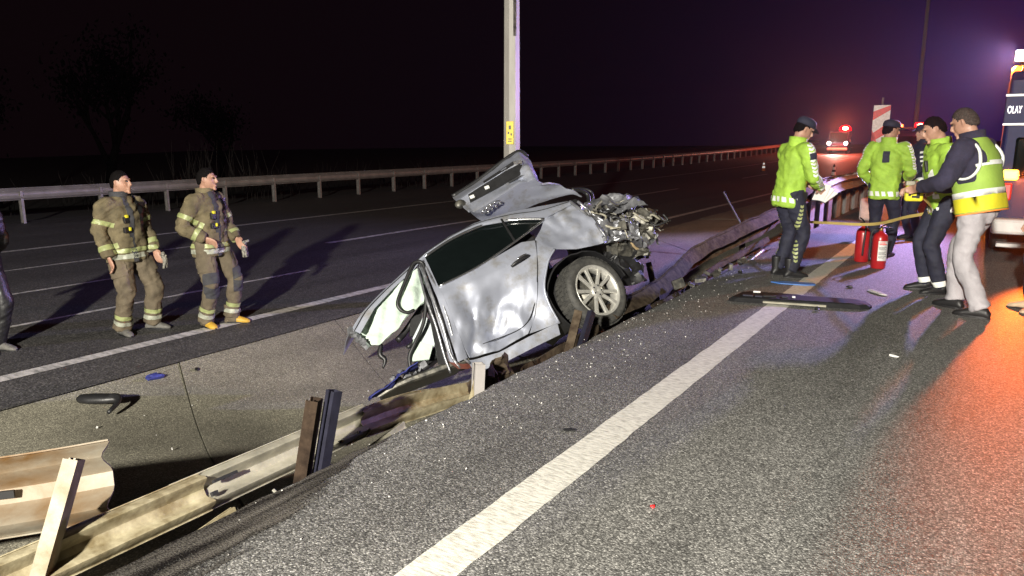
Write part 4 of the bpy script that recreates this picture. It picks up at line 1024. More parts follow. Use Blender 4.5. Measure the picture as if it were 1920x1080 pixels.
    for s in (-1, 1):
        an = ft[s] + Vector((0, 0, .075)); f = rotz((0, 1, 0), fa[s])
        tube(bm, [hip[s] + Vector((0, 0, .06)), hip[s].lerp(kn[s], .3), hip[s].lerp(kn[s], .7), kn[s], kn[s].lerp(an, .3), kn[s].lerp(an, .75), an + f * -.01],
             [.085 + .018 * lw, .070 + .030 * lw, .080 * lw, .070 * lw, .070 * lw, .064 * lw, g.get('hem', .060) * lw], 16, 26)
    tr = cloth('trousers', bm, g['trousers'], .013, g.get('tamp', .009), 12)
    # --- boots
    for s in (-1, 1):
        bm = bmesh.new(); f = rotz((0, 1, 0), fa[s]); w_ = rotz((1, 0, 0), fa[s]); rings = []
        for y, hw, zt in ((-.085, .026, .05), (-.06, .038, .085), (.0, .041, .095), (.07, .044, .075), (.13, .047, .055), (.175, .036, .04), (.195, .018, .024)):
            c = ft[s] + f * y; rings.append([c + w_ * (hw * math.cos(q)) + Vector((0, 0, max(0.0, zt * .5 + zt * .55 * math.sin(q)))) for q in [2 * math.pi * k / 14 for k in range(14)]])
        loft(bm, rings)
        if g.get('tallboot', True): tube(bm, [ft[s] + f * -.025 + Vector((0, 0, .05)), ft[s] + f * -.03 + Vector((0, 0, .22))], [.048, .054], 14)
        b = obj('boot' if g.get('tallboot', True) else 'shoe', bm, g.get('boot', 'shoe'), body, True); remesh(b, .009, 2)
        if g.get('toe'): patch('boot_toe', b, [(ft[s] + f * .055, f), (ft[s] + Vector((0, 0, .008)), (0, 0, 1))], .003, g['toe'], b)
        bm = bmesh.new(); rings = [[ft[s] + f * y + w_ * x + Vector((0, 0, z)) for y, x in [(.10 * math.sin(q) + .055 + .045 * math.sin(q), .044 * math.cos(q)) for q in [2 * math.pi * k / 18 for k in range(18)]]] for z in (.0, .018)]
        loft(bm, rings); obj('sole', bm, 'rubber', b)
    # --- jacket
    jw = g.get('jw', 1.0); hem = g.get('jhem', .80)
    bm = bmesh.new()
    fl = g.get('flare', 1.0); prof = [(hem, .172 * fl, .135 * fl), (hem + .06, .178 * (.4 + .6 * fl), .14 * (.4 + .6 * fl)), (1.0, .170, .135), (1.12, .172, .138), (1.26, .184, .145), (1.36, .180, .135), (1.43, .13, .105), (1.49, .082, .085)]
    loft(bm, [ell(U(0, .0, z), rx * jw, ry * jw, 26, rot=RU, sq=2.4) for z, rx, ry in prof])
    cu = g.get('cuff', .045)
    for s in (-1, 1):
        a0 = U(s * .09, 0, 1.38)
        tube(bm, [a0, sh[s], sh[s].lerp(el[s], .5), el[s], el[s].lerp(wr[s], .5), wr[s]], [.085 * jw, .086 * jw, .076 * jw, .066 * jw, .060 * jw, cu * jw], 16, 24)
    jk = cloth('jacket' if not g.get('jumper') else 'jumper', bm, g['jacket'], .014, g.get('jamp', .010), 11)
    if g.get('collar'):
        bm = bmesh.new(); loft(bm, [ell(U(0, -.012, z), r, r * 1.05, 20, rot=RU) for z, r in ((1.44, .098), (1.50, .092), (1.545, .095))] + [ell(U(0, -.012, z), r, r * 1.05, 20, rot=RU) for z, r in ((1.545, .083), (1.47, .075))], cap=False)
        obj('collar', bm, g['collar'], body, True)
    X = dict(body=body, jk=jk, tr=tr, U=U, RU=RU, sh=sh, el=el, wr=wr, ft=ft, kn=kn, hip=hip, fa=fa, pv=pv, hc=hc, Rm=Rm, P=P)
    return X
def band_torso(X, z0, z1, m, off=.006, xw=.25):
    RU = X['RU']; n = RU @ Vector((0, 0, 1)); a = RU @ Vector((1, 0, 0))
    return patch('reflective_stripe', X['jk'], [(X['U'](0, 0, z0), n), (X['U'](0, 0, z1), -n), (X['U'](-xw, 0, 1.1), a), (X['U'](xw, 0, 1.1), -a)], off, m, X['body'])
def seg_planes(a, b, t0, t1, rad=.16):
    d = (b - a); L = d.length; d = d / L; u = d.orthogonal().normalized(); v = d.cross(u); c = a
    pl = [(a + d * (L * t0), d), (a + d * (L * t1), -d)]
    for w in (u, -u, v, -v): pl.append((a + d * L * .5 + w * rad, -w))
    return pl
def band_arm(X, s, part, t0, t1, m, off=.006):
    a, b = (X['sh'][s], X['el'][s]) if part == 'upper' else (X['el'][s], X['wr'][s])
    return patch('reflective_stripe', X['jk'], seg_planes(a, b, t0, t1, .13), off, m, X['body'])
def band_leg(X, s, part, t0, t1, m, off=.006, name='reflective_stripe', extra=()):
    a, b = (X['hip'][s], X['kn'][s]) if part == 'upper' else (X['kn'][s], X['ft'][s] + Vector((0, 0, .08)))
    return patch(name, X['tr'], seg_planes(a, b, t0, t1, .12) + list(extra), off, m, X['body'])
def attach(name, X, c, size, m, rot=None, bev=.008):
    bm = bmesh.new(); box(bm, c, size, rot if rot is not None else X['RU'], bev); return obj(name, bm, m, X['body'])

# --- two firefighters on the far side of the ditch
def firefighter(label, loc, face, g, dark):
    X = person(label, loc, face, g, None)
    U, b = X['U'], X['body']
    band_torso(X, .835, .885, 'ffsilver'); band_torso(X, .90, .945, 'limestripe')
    for s in (-1, 1):
        band_arm(X, s, 'upper', .55, .72, 'limestripe'); band_arm(X, s, 'fore', .55, .75, 'limestripe')
        band_leg(X, s, 'lower', .62, .72, 'limestripe'); band_leg(X, s, 'lower', .78, .88, 'ffsilver')
    # open dark front, pockets and chest radio
    RU = X['RU']; ax = RU @ Vector((1, 0, 0)); ay = RU @ Vector((0, 1, 0)); az = RU @ Vector((0, 0, 1))
    patch('front_flap', X['jk'], [(U(.005, 0, 1), ax), (U(.06, 0, 1), -ax), (U(0, .04, 1), ay), (U(0, 0, .80), az)], .006, 'patchdark', b)
    patch('front_opening', X['jk'], [(U(-.13, 0, 1), ax), (U(-.075, 0, 1), -ax), (U(0, .03, 1), ay), (U(0, 0, 1.12), az)], .008, 'black', b)
    for x0 in (.03, -.16):
        patch('pocket', X['jk'], [(U(x0, 0, 1), ax), (U(x0 + .125, 0, 1), -ax), (U(0, .03, 1), ay), (U(0, 0, .955), az), (U(0, 0, 1.06), -az)], .012, g['jacket'], b)
    attach('chest_radio', X, U(.085, .150, 1.245), (.06, .04, .07), 'black'); attach('radio_clip', X, U(.088, .168, 1.285), (.035, .03, .035), 'limeyellow')
    attach('chest_pouch', X, U(.085, .155, 1.14), (.085, .04, .06), 'black'); attach('pouch_tag', X, U(.07, .178, 1.15), (.028, .02, .04), 'limeyellow')
    patch('chest_lamp', X['jk'], [(U(-.19, 0, 1), ax), (U(-.10, 0, 1), -ax), (U(0, .02, 1), ay), (U(0, 0, 1.30), az), (U(0, 0, 1.42), -az)], .018, 'black', b)
    if dark:
        for s in (-1, 1):
            fd = rotz((0, 1, 0), X['fa'][s]); band_leg(X, s, 'upper', .72, 1.0, 'patchdark', .008, 'knee_patch', [(X['kn'][s], fd)]); band_leg(X, s, 'lower', .0, .30, 'patchdark', .008, 'knee_patch', [(X['kn'][s], fd)])
    for s in (-1, 1):
        ss = rotz((s, 0, 0), 0); c = X['hip'][s].lerp(X['kn'][s], .45)
        patch('thigh_pocket', X['tr'], seg_planes(X['hip'][s], X['kn'][s], .30, .68, .13) + [(c + ss * .03, ss)], .012, g['trousers'], b)
    # gloves dangling from the left hand side (image right)
    bm = bmesh.new(); w = X['wr'][-1] + Vector((-.02, .07, -.05))
    for k in range(5):
        q = w + Vector((random.uniform(-.02, .05), random.uniform(-.02, .06), -.05)); tube(bm, [w, q, q + Vector((random.uniform(-.03, .05), random.uniform(-.03, .04), -.10))], [.022, .02, .012], 7, 7)
    for k in range(4):
        q = w + Vector((random.uniform(-.02, .05), random.uniform(.0, .08), random.uniform(-.03, .05))); tube(bm, [w, q], [.022, .014], 7)
    return X, obj('gloves', bm, 'glove', None, True)
gF1 = dict(jacket='bunker', trousers='bunker_b', boot='bootgrey', toe=None, flare=1.12, jw=1.10, legw=1.26, hem=.078, seed=1, jamp=.020, tamp=.017, shw=.185, h=1.80, jhem=.80,
           el=((-.27, .0, 1.13), (.27, -.05, 1.13)), wr=((-.25, .13, .89), (.27, .06, .87)), ft=((-.18, .08, 0), (.15, .0, 0)), fa=(.40, -.25), hy=R(20), hp=R(0), collar='patchdark', cuff=.06, lean=-.03)
X, gl = firefighter('firefighter in khaki gear and grey boots standing left of the yellow-booted one', (-7.97, 4.54, -.58), R(-80), gF1, False)
gl.matrix_world = X['body'].matrix_basis; tag(gl, 'speckled gloves held by the grey-booted firefighter', 'gloves', None)
gF2 = dict(jacket='bunker', trousers='bunker_b', boot='bunker_b', toe='bootyellow', flare=1.12, jw=1.05, legw=1.14, hem=.08, seed=2, jamp=.019, tamp=.015, shw=.178, h=1.82, jhem=.80,
           el=((-.25, .03, 1.12), (.31, -.08, 1.14)), wr=((-.20, .19, .97), (.20, .11, 1.02)), ft=((-.14, .10, 0), (.12, -.04, 0)), fa=(.45, -.30), hy=R(22), hp=R(2), collar='bunker', cuff=.055, lean=-.02)
X, gl = firefighter('firefighter with dark knee patches and yellow boot toes beside the white line', (-7.46, 5.24, -.58), R(-78), gF2, True)
gl.matrix_world = X['body'].matrix_basis; tag(gl, 'speckled gloves held by the yellow-booted firefighter', 'gloves', None)

# --- traffic officers in lime jackets
def chain(name, X, src, a, b, side, n, w, m, s_rad=.14, duty=.62, off=.007):
    """row of slanted reflective chips along a limb, on its outer side"""
    segs = []
    d = (b - a); L = d.length; d = d / L; sd = (side - d * side.dot(d)).normalized(); t_ = d.cross(sd)
    for k in range(n):
        c0 = a + d * (L * k / n); c1 = a + d * (L * (k + duty) / n)
        for sg in (-1, 1):
            sk = (d + t_ * sg * .6).normalized(); mid = (t_ * sg)
            segs.append([(c0, sk), (c1, -sk), (a, mid), (a + mid * w, -mid), (a + sd * .02, sd), (a + sd * s_rad, -sd)])
    return strip_on(name, src, segs, off, m, X['body'])
def hemchips(X, z0, z1, m, n=11):
    U, RU = X['U'], X['RU']; segs = []; az = RU @ Vector((0, 0, 1)); c = U(0, 0, z0)
    for k in range(n):
        a0 = 2 * math.pi * k / n; a1 = a0 + 2 * math.pi / n * .62
        p0 = RU @ Vector((-math.sin(a0), math.cos(a0), 0)); p1 = RU @ Vector((math.sin(a1), -math.cos(a1), 0))
        p0 = (p0 + az * .25).normalized(); p1 = (p1 - az * .25).normalized()
        ax = RU @ Vector((1, 0, 0))
        segs.append([(c, p0), (c, p1), (U(0, 0, z0), az), (U(0, 0, z1), -az), (U(-.24, 0, 1), ax), (U(.24, 0, 1), -ax)])
    return strip_on('reflective_stripe', X['jk'], segs, .007, m, X['body'])
# first officer: seen from the side, bent over papers
g1 = dict(jacket='lime', trousers='navy', boot='shoe', jw=1.02, legw=1.06, seed=3, h=1.80, jhem=.78, cap=True, lean=.14, jamp=.015,
          el=((-.25, .12, 1.10), (.27, .10, 1.12)), wr=((-.10, .30, 1.02), (.12, .30, 1.00)), ft=((-.10, .0, 0), (.10, .04, 0)), fa=(.1, -.15), hp=R(26), hy=R(-14), collar='lime')
X = person('officer in lime jacket bent over papers with zigzag tape down the trouser leg', (-1.90, 8.80, 0), R(-44), g1)
for s in (1, -1):
    out = Vector((s, -.15, 0)); chain('reflective_stripe', X, X['jk'], X['sh'][s] + Vector((0, 0, .04)), X['el'][s] + (X['el'][s] - X['sh'][s]) * .1, out, 9, .026, 'silverstripe')
    chain('reflective_stripe', X, X['jk'], X['el'][s], X['wr'][s], Vector((s, 0, -.2)), 6, .024, 'silverstripe')
    chain('reflective_stripe', X, X['tr'], X['hip'][s].lerp(X['kn'][s], .25), X['ft'][s] + Vector((0, 0, .16)), Vector((s, 0, 0)), 15, .019, 'limestripe', duty=.6)
hemchips(X, .83, .885, 'silverstripe', 14)
c = X['sh'][1].lerp(X['el'][1], .28)
patch('sleeve_badge', X['jk'], seg_planes(X['sh'][1], X['el'][1], .16, .40, .13) + [(c + Vector((.05, 0, 0)), (1, 0, 0)), (c + Vector((0, .035, 0)), (0, -1, 0)), (c - Vector((0, .035, 0)), (0, 1, 0))], .012, 'navy', X['body'])
o = attach('belt_pouch', X, X['pv'] + Vector((.16, .06, -.02)), (.06, .10, .10), 'black')
bm = bmesh.new(); w = (X['wr'][-1] + X['wr'][1]) / 2 + Vector((.03, .09, -.02))
for k in range(3): box(bm, w + Vector((.012 * k, .02 * k, -.05 - .015 * k)), (.15, .010, .20), Euler((R(-35 - 12 * k), R(10 * k), R(20))).to_matrix())
o = obj('papers', bm, 'paper', None); o.matrix_world = Matrix.Translation(X['body'].location) @ Matrix.Rotation(R(-44), 4, 'Z') @ Matrix.Scale(1.02, 4)
tag(o, 'white papers held at the waist by the bent officer', 'papers')
# second officer: seen from behind
g2 = dict(jacket='lime', trousers='navy', boot='shoe', jw=1.05, legw=1.05, seed=4, h=1.80, jhem=.76, cap=True, lean=.03, jamp=.016,
          el=((-.29, .02, 1.12), (.27, .10, 1.12)), wr=((-.20, .20, .93), (.18, .30, 1.02)), ft=((-.09, .0, 0), (.10, .05, 0)), fa=(.1, -.15), hp=R(8), hy=R(-46), collar='lime')
X = person('officer in lime jacket seen from behind, standing over the red extinguishers', (-1.16, 11.0, 0), R(-8), g2)
for s in (-1, 1):
    chain('reflective_stripe', X, X['jk'], X['sh'][s] + Vector((0, 0, .03)), X['el'][s], Vector((s, -.5, 0)), 9, .030, 'silverstripe')
    chain('reflective_stripe', X, X['jk'], X['el'][s], X['wr'][s], Vector((s, -.5, -.2)), 6, .026, 'silverstripe')
hemchips(X, .80, .86, 'silverstripe', 13)
U = X['U']; 
patch('back_badge', X['jk'], [(U(-.02, 0, 1), (1, 0, 0)), (U(.06, 0, 1), (-1, 0, 0)), (U(0, -.03, 1), (0, -1, 0)), (U(0, 0, 1.23), (0, 0, 1)), (U(0, 0, 1.37), (0, 0, -1))], .008, 'navy', X['body'])
attach('belt_pouch', X, X['pv'] + Vector((.17, .05, -.02)), (.06, .10, .12), 'black')
# third: dark uniform behind them
g3 = dict(jacket='navy', trousers='navy', boot='shoe', jw=1.06, legw=1.0, seed=5, h=1.78, jhem=.86, cap=True,
          el=((-.26, .0, 1.12), (.27, .0, 1.12)), wr=((-.24, .16, .92), (.24, .16, .92)), ft=((-.10, .0, 0), (.10, .04, 0)), hp=R(5), hy=R(10), collar='navy')
X = person('officer in dark navy uniform with white sleeve bars behind the lime jackets', (-.90, 13.2, 0), R(120), g3)
for s in (-1, 1):
    for t in (.12, .36, .56): band_arm(X, s, 'upper', t, t + .09, 'silverstripe')
    band_arm(X, s, 'fore', .0, .16, 'silverstripe')
# fourth: lime jacket, dark trousers, facing the man in the vest
g4 = dict(jacket='lime', trousers='navy', boot='shoe', jw=1.10, legw=1.04, seed=6, h=1.80, jhem=.80, lean=.20, hair='hair', jamp=.016,
          el=((-.27, .06, 1.11), (.27, .06, 1.11)), wr=((-.11, .26, 1.04), (.11, .27, 1.04)), ft=((-.12, .0, 0), (.12, .06, 0)), fa=(.1, -.15), hp=R(24), hy=R(-8), collar='lime')
X = person('bareheaded officer in lime jacket and dark trousers reading a yellow tape reel', (-.35, 8.72, 0), R(112), g4)
hemchips(X, .83, .89, 'silverstripe', 13); 
for s in (-1, 1):
    band_arm(X, s, 'fore', .55, .80, 'silverstripe'); band_leg(X, s, 'lower', .86, .98, 'silverstripe')
    chain('reflective_stripe', X, X['jk'], X['sh'][s] + Vector((0, 0, .03)), X['el'][s], Vector((s, 0, 0)), 8, .024, 'silverstripe')
U = X['U']; attach('radio', X, U(-.08, .165, 1.30), (.035, .03, .11), 'black')
# fifth: man in vest and jeans
g5 = dict(jacket='knit', jumper=True, trousers='jeans', boot='shoe', tallboot=False, jw=1.10, legw=1.10, hem=.075, seed=7, h=1.86, jhem=.86, lean=.24, hair='greyhair', jamp=.011, tamp=.011, py=-.02,
          el=((-.29, .16, 1.13), (.30, .13, 1.10)), wr=((-.13, .42, 1.06), (.15, .43, 1.04)), ft=((-.12, -.16, 0), (.10, .14, 0)), fa=(.15, -.15), hp=R(24), hy=R(6), collar='knit')
vx, vy = (-.06, 7.80)
X = person('man in pale jeans and yellow safety vest over a navy jumper', (vx, vy, 0), R(68), g5)
U, RU = X['U'], X['RU']; ax = RU @ Vector((1, 0, 0)); az = RU @ Vector((0, 0, 1)); ay = RU @ Vector((0, 1, 0))
bm = bmesh.new()
prof = [(.86, .205, .165), (1.0, .203, .165), (1.12, .203, .168), (1.26, .205, .170), (1.36, .190, .155), (1.44, .145, .120), (1.475, .110, .105)]
loft(bm, [ell(U(0, 0, z), rx, ry, 30, rot=RU, sq=2.5) for z, rx, ry in prof], cap=False)
for s in (-1, 1):   # arm openings: drop the faces round each shoulder
    kill = [f for f in bm.faces if (f.calc_center_median() - (U(s * .20, .0, 1.31))).length < .155]
    bmesh.ops.delete(bm, geom=kill, context='FACES')
vest = obj('safety_vest', bm, 'limegreen', X['body'], True); md = vest.modifiers.new('s', 'SUBSURF'); md.levels = 1; md.render_levels = 1; solid(vest, .008, 1)
for nm, z0, z1, m in (('vest_band', .88, 1.00, 'limeyellow'), ('reflective_stripe', 1.0, 1.05, 'silverstripe'), ('reflective_stripe', 1.24, 1.275, 'silverstripe'), ('vest_trim', .855, .872, 'orange')):
    patch(nm, vest, [(U(0, 0, z0), az), (U(0, 0, z1), -az)], .013, m, X['body'])
for s in (-1, 1):
    bm = bmesh.new(); c = U(s * .195, 0, 1.31)
    pts = [c + RU @ Vector((-s * .045 * abs(math.sin(a)) ** .5 * 0 + s * .012 - s * .055 * max(0, math.sin(a)), .135 * math.cos(a) * (1 if abs(math.cos(a)) > 0 else 1), .155 * math.sin(a))) for a in [2 * math.pi * k / 28 for k in range(29)]]
    tube(bm, pts, .019, 8, cap=False, sx=1.0, sy=.6); obj('armhole_trim', bm, 'silverstripe', X['body'], True)
bm = bmesh.new(); wv = X['wr'][-1].lerp(X['wr'][1], .5) + Vector((0, .10, -.03))
yo = wv
# the yellow reel between the two men
W5 = Matrix.Translation((vx, vy, 0)) @ Matrix.Rotation(R(68), 4, 'Z') @ Matrix.Scale(1.86 / 1.76, 4)
rp_ = W5 @ yo
re = empty('tape_reel', tuple(rp_ + Vector((-.02, .03, -.03))), R(20), 'yellow hand-held tape reel between the two men in yellow', 'tape reel')
bm = bmesh.new(); box(bm, (0, 0, 0), (.16, .06, .15), None, .02); obj('case', bm, 'limeyellow', re)
bm = bmesh.new(); box(bm, (-.045, .0, .01), (.022, .066, .07)); box(bm, (.03, 0, .0), (.03, .066, .09)); box(bm, (.0, 0, -.03), (.05, .066, .02)); obj('grip', bm, 'black', re)
bm = bmesh.new(); box(bm, (-.02, 0, .095), (.12, .04, .045), None, .01); obj('crank', bm, 'galv', re)
# sixth: at the right edge, only leg and shoe in view
g6 = dict(jacket='navy', trousers='navy', boot='beige', tallboot=False, jw=1.05, seed=8, h=1.76, el=((-.26, .0, 1.12), (.27, .0, 1.12)), wr=((-.24, .14, .90), (.24, .14, .90)), ft=((-.10, .0, 0), (.10, .14, 0)), hp=R(8), collar='navy')
person('person in dark trousers and beige shoes at the right edge', (.57, 8.12, 0), R(80), g6)
# seventh: at the left edge on the far carriageway
g7 = dict(jacket='black', trousers='black', boot='bootgrey', tallboot=False, jw=1.15, legw=1.1, seed=9, h=1.78, el=((-.27, .0, 1.12), (.28, .0, 1.12)), wr=((-.24, -.14, .95), (.24, -.14, .95)), ft=((-.10, .0, 0), (.10, .04, 0)), hp=R(4), collar='navy')
person('dark-clothed person at the left edge beyond the ditch', (-8.40, 3.26, -.58), R(-75), g7)

# ------------------------------------------------------------------ small things
def extinguisher(label, loc, rz):
    e = empty('fire_extinguisher', loc, rz, label, 'fire extinguisher', 'fire extinguishers on the white line')
    bm = bmesh.new(); lathe(bm, [(0, .0), (.078, .0), (.085, .012), (.085, .36), (.078, .40), (.055, .43), (.028, .445), (.024, .46), (0, .46)], 28); sharp(obj('cylinder_body', bm, 'red', e, True), 50)
    bm = bmesh.new(); lathe(bm, [(0, .45), (.022, .45), (.024, .485), (.018, .50), (0, .50)], 14); obj('valve', bm, 'brass', e, True)
    bm = bmesh.new(); tube(bm, [(.0, 0, .49), (.05, 0, .50), (.12, 0, .488)], .010, 6); obj('lower_lever', bm, 'black', e)
    bm = bmesh.new(); tube(bm, [(-.01, 0, .505), (.05, 0, .535), (.13, 0, .55)], .010, 6); obj('upper_lever', bm, 'black', e)
    bm = bmesh.new(); tube(bm, [(-.02, 0, .485), (-.08, .01, .47), (-.108, .02, .40), (-.104, .03, .20), (-.098, .03, .09)], .012, 8, 18); obj('hose', bm, 'rubber', e, True)
    bm = bmesh.new(); V = [[], []]
    for k in range(9):
        a = R(-125) + R(88) * k / 8
        for q, z in enumerate((.10, .34)): V[q].append(bm.verts.new((.0865 * math.cos(a), .0865 * math.sin(a), z)))
    for k in range(8): bm.faces.new((V[0][k], V[0][k + 1], V[1][k + 1], V[1][k]))
    lb = obj('label', bm, 'label', e, True)
    for k, zz in enumerate((.315, .295, .265, .25, .235, .205, .19, .175, .15, .135)):
        bm = bmesh.new(); V = [[], []]
        for q in range(6):
            a = R(-118) + R(62 if k % 3 else 48) * q / 5
            for w, z in enumerate((zz, zz + (.010 if k < 2 else .005))): V[w].append(bm.verts.new((.0875 * math.cos(a), .0875 * math.sin(a), z)))
        for q in range(5): bm.faces.new((V[0][q], V[0][q + 1], V[1][q + 1], V[1][q]))
        obj('label_print', bm, 'signred' if k < 2 else 'dark_steel', lb)
extinguisher('red fire extinguisher with its white label turned to the camera', (-1.04, 9.98, 0.004), R(30))
extinguisher('red fire extinguisher half hidden behind the one with the white label showing', (-1.29, 10.42, 0.004), R(120))
# barrier tape stretched from the twisted rail to the reel
bm = bmesh.new(); pts = cr([(-2.70, 11.5, .40), (-2.2, 10.7, .45), (-1.66, 10.0, .52), (-1.10, 9.55, .58), (-.72, 9.0, .73), (-.46, 8.62, .85), (rp_.x, rp_.y, rp_.z)], 60); prev = None
for i, p in enumerate(pts):
    w = .017; tw = .5 * math.sin(i * .35); a = Vector((.35 * tw, .2 * tw, 1)).normalized() * w
    cur = (bm.verts.new(Vector(p) + a), bm.verts.new(Vector(p) - a))
    if prev: bm.faces.new((prev[0], cur[0], cur[1], prev[1]))
    prev = cur
tp = obj('barrier_tape', bm, 'tape', None, True); solid(tp, .002); tag(tp, 'yellow barrier tape sagging from the twisted rail across to the reel', 'tape')
# black torn trim panel on the road
bp_ = empty('torn_trim_panel', (-1.42, 7.40, .004), R(14), 'long black torn car trim panel lying across the white line', 'car panel')
bm = bmesh.new(); out = [(-.66, -.13), (-.60, -.17), (.0, -.17), (.52, -.15), (.60, -.11), (.63, -.04), (.61, .06), (.55, .11), (.05, .11), (-.02, .17), (-.52, .20), (-.56, .16)]
loft(bm, [[Vector((x * s, y * s, z)) for x, y in out] for s, z in ((1, .0), (1.0, .022), (.95, .042), (.85, .05))]); bmesh.ops.recalc_face_normals(bm, faces=bm.faces); obj('panel', bm, mat('matte_black_plastic', (.012, .012, .013), .75, 0, .3, 12, .2, 40, spec=.15), bp_)
for (x, y, sx, sy, m) in ((-.48, -.08, .10, .05, 'dark_steel'), (-.38, -.08, .07, .06, 'dark_steel'), (-.28, -.06, .12, .05, 'black_rough'), (-.14, -.06, .06, .05, 'dark_steel'), (-.40, .12, .07, .02, 'label'), (-.06, -.03, .03, .03, 'label')):
    bm = bmesh.new(); box(bm, (x, y, .055), (sx, sy, .02), None, .004); obj('clip', bm, m, bp_)
bm = bmesh.new(); tube(bm, [(-.34, -.19, .02), (.0, -.195, .02), (.22, -.20, .02)], .012, 6); obj('trim_strip', bm, 'galv', bp_)
bm = bmesh.new(); out = [(-.26, .0), (-.16, -.07), (.10, -.075), (.20, -.02), (.19, .07), (-.12, .07)]
loft(bm, [[Vector((x, y, z)) for x, y in out] for z in (0, .012)]); o = obj('folder', bm, mat('blue_plastic', (.06, .16, .44), .35), None); bevelmod(o, .003)
o.location = (-1.66, 8.36, .004); o.rotation_euler.z = R(12); tag(o, 'bright blue plastic sheet lying flat at the bent officer\'s feet', 'plastic sheet')
# black mirror arm on the slabs
ma = empty('broken_mirror_arm', (-6.05, 3.10, med_z(-6.05, 3.1) + .02), R(34), 'black broken mirror housing with dangling arm lying on the sandy slabs', 'car part')
bm = bmesh.new(); loft(bm, [ell((x, 0, .03 + .004 * k), .0, 0, 4) if 0 else [Vector((x, w * math.cos(a), .045 + h * math.sin(a))) for a in [2 * math.pi * q / 14 for q in range(14)]] for k, (x, w, h) in enumerate(((-.20, .015, .012), (-.17, .05, .035), (-.08, .07, .042), (.05, .065, .040), (.13, .045, .035), (.16, .02, .02)))]); obj('housing', bm, 'black', ma, True)
bm = bmesh.new(); tube(bm, [(.08, -.0, .06), (.15, -.03, .07), (.19, -.10, .05), (.19, -.26, .02)], [.03, .028, .022, .016], 8, 14); obj('arm', bm, 'black', ma, True)
def shard(name, loc, sz, m, label, cat, seed=0, grp=None):
    bm = bmesh.new(); bmesh.ops.create_icosphere(bm, subdivisions=2, radius=1)
    for v in bm.verts: v.co = Vector((v.co.x * sz[0], v.co.y * sz[1], v.co.z * sz[2])) * (1 + .5 * fbm(v.co + Vector((seed, 0, 0)), 1.5, 2))
    o = obj(name, bm, m, None); o.location = loc; o.rotation_euler.z = seed * 1.3; return tag(o, label, cat, grp)
shard('torn_plastic', (-6.35, 3.76, med_z(-6.35, 3.76) + .02), (.08, .05, .03), 'bluecloth', 'small dark blue plastic scrap on the slabs near the black mirror arm', 'scrap', 1)
shard('plastic_shard', (-6.28, 4.15, med_z(-6.28, 4.1) + .015), (.05, .02, .012), 'black', 'thin black shard lying just beyond the blue scrap', 'shard', 2)
shard('glass_chip', (-4.72, 5.6, med_z(-4.72, 5.6) + .015), (.03, .02, .014), 'airbag', 'pale glass chip on the slabs left of the wreck', 'chip', 3)
shard('black_lump', (-1.21, 7.13, .02), (.035, .02, .02), 'black', 'small black lump beside the long black trim panel', 'lump', 4)
shard('black_lump', (-1.13, 8.45, .015), (.03, .02, .014), 'black', 'tiny black lump on bare asphalt beyond the trim panel', 'lump', 5)
shard('plastic_bit', (-1.07, 2.80, .005), (.012, .010, .006), 'signred', 'tiny red plastic bit on the near asphalt', 'plastic bit', 6)
shard('pale_chip', (-.45, 5.86, .008), (.03, .014, .008), 'label', 'pale chip on the asphalt right of the white line', 'chip', 7)
shard('dark_lump', (-2.36, 8.7, .02), (.03, .03, .025), 'black', 'dark lump on the shoulder left of the bent officer', 'lump', 8)
shard('pale_rag', (-.85, 8.3, .012), (.15, .05, .014), 'conc', 'crumpled pale rag on the road by the dark trousers', 'rag', 9)
shard('dark_flake', (-1.78, 3.36, .006), (.035, .02, .006), 'black', 'dark flake on the worn edge of the white line', 'flake', 10)
bm = bmesh.new(); rs = random.Random(11)
for k in range(620):
    y = rs.uniform(1.0, 12.0) if k % 2 else rs.gauss(5.0, 1.5); x = rs.gauss(-2.42, .25) if k % 3 else rs.uniform(-6.4, -2.9)
    if y < .8: continue
    if x > -1.9: continue
    z = (0 if x > -2.5 else med_z(x, y)) + .003
    s = rs.uniform(.003, .008) * (1 if k % 9 else 1.7); box(bm, (x, y, z + s * .3), (s, s * rs.uniform(.5, 1.4), s * .6), Euler((rs.random() * 3, rs.random() * 3, rs.random() * 3)).to_matrix())
o = tag(obj('glass_and_stone_crumbs', bm, 'conc', None), 'scattered glass and stone crumbs along the broken road edge', 'debris', None, 'stuff')
# cones
def cone(loc, label, s=1.0, m='orange'):
    e = empty('traffic_cone', loc, 0, label, 'traffic cone'); e.scale = (s, s, s)
    bm = bmesh.new(); box(bm, (0, 0, .02), (.36, .36, .04), None, .01); obj('base', bm, 'black', e)
    bm = bmesh.new(); lathe(bm, [(0, .04), (.13, .04), (.03, .72), (0, .72)], 18); obj('cone_body', bm, m, e, True)
    for z0, z1 in ((.24, .38), (.48, .60)):
        r = lambda z: .13 - .10 * (z - .04) / .68 + .003
        bm = bmesh.new(); loft(bm, [[Vector((r(z) * math.cos(a), r(z) * math.sin(a), z)) for a in [2 * math.pi * k / 18 for k in range(18)]] for z in (z0, z1)], cap=False); obj('reflective_collar', bm, M['conelit'], e, True)
M['conelit'] = emit('glowing_sleeve', (.9, .9, .85), .5)  # sleeve emits its own glow in place of reflected lamp light
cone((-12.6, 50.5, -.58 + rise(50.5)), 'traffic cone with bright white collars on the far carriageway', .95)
M['conelit'] = M['silverstripe']
cone((-5.9, 36.0, rise(36) - .25), 'traffic cone coloured black as a silhouette against the headlights reflection', 1.0, 'black')  # body coloured black in place of backlit shade
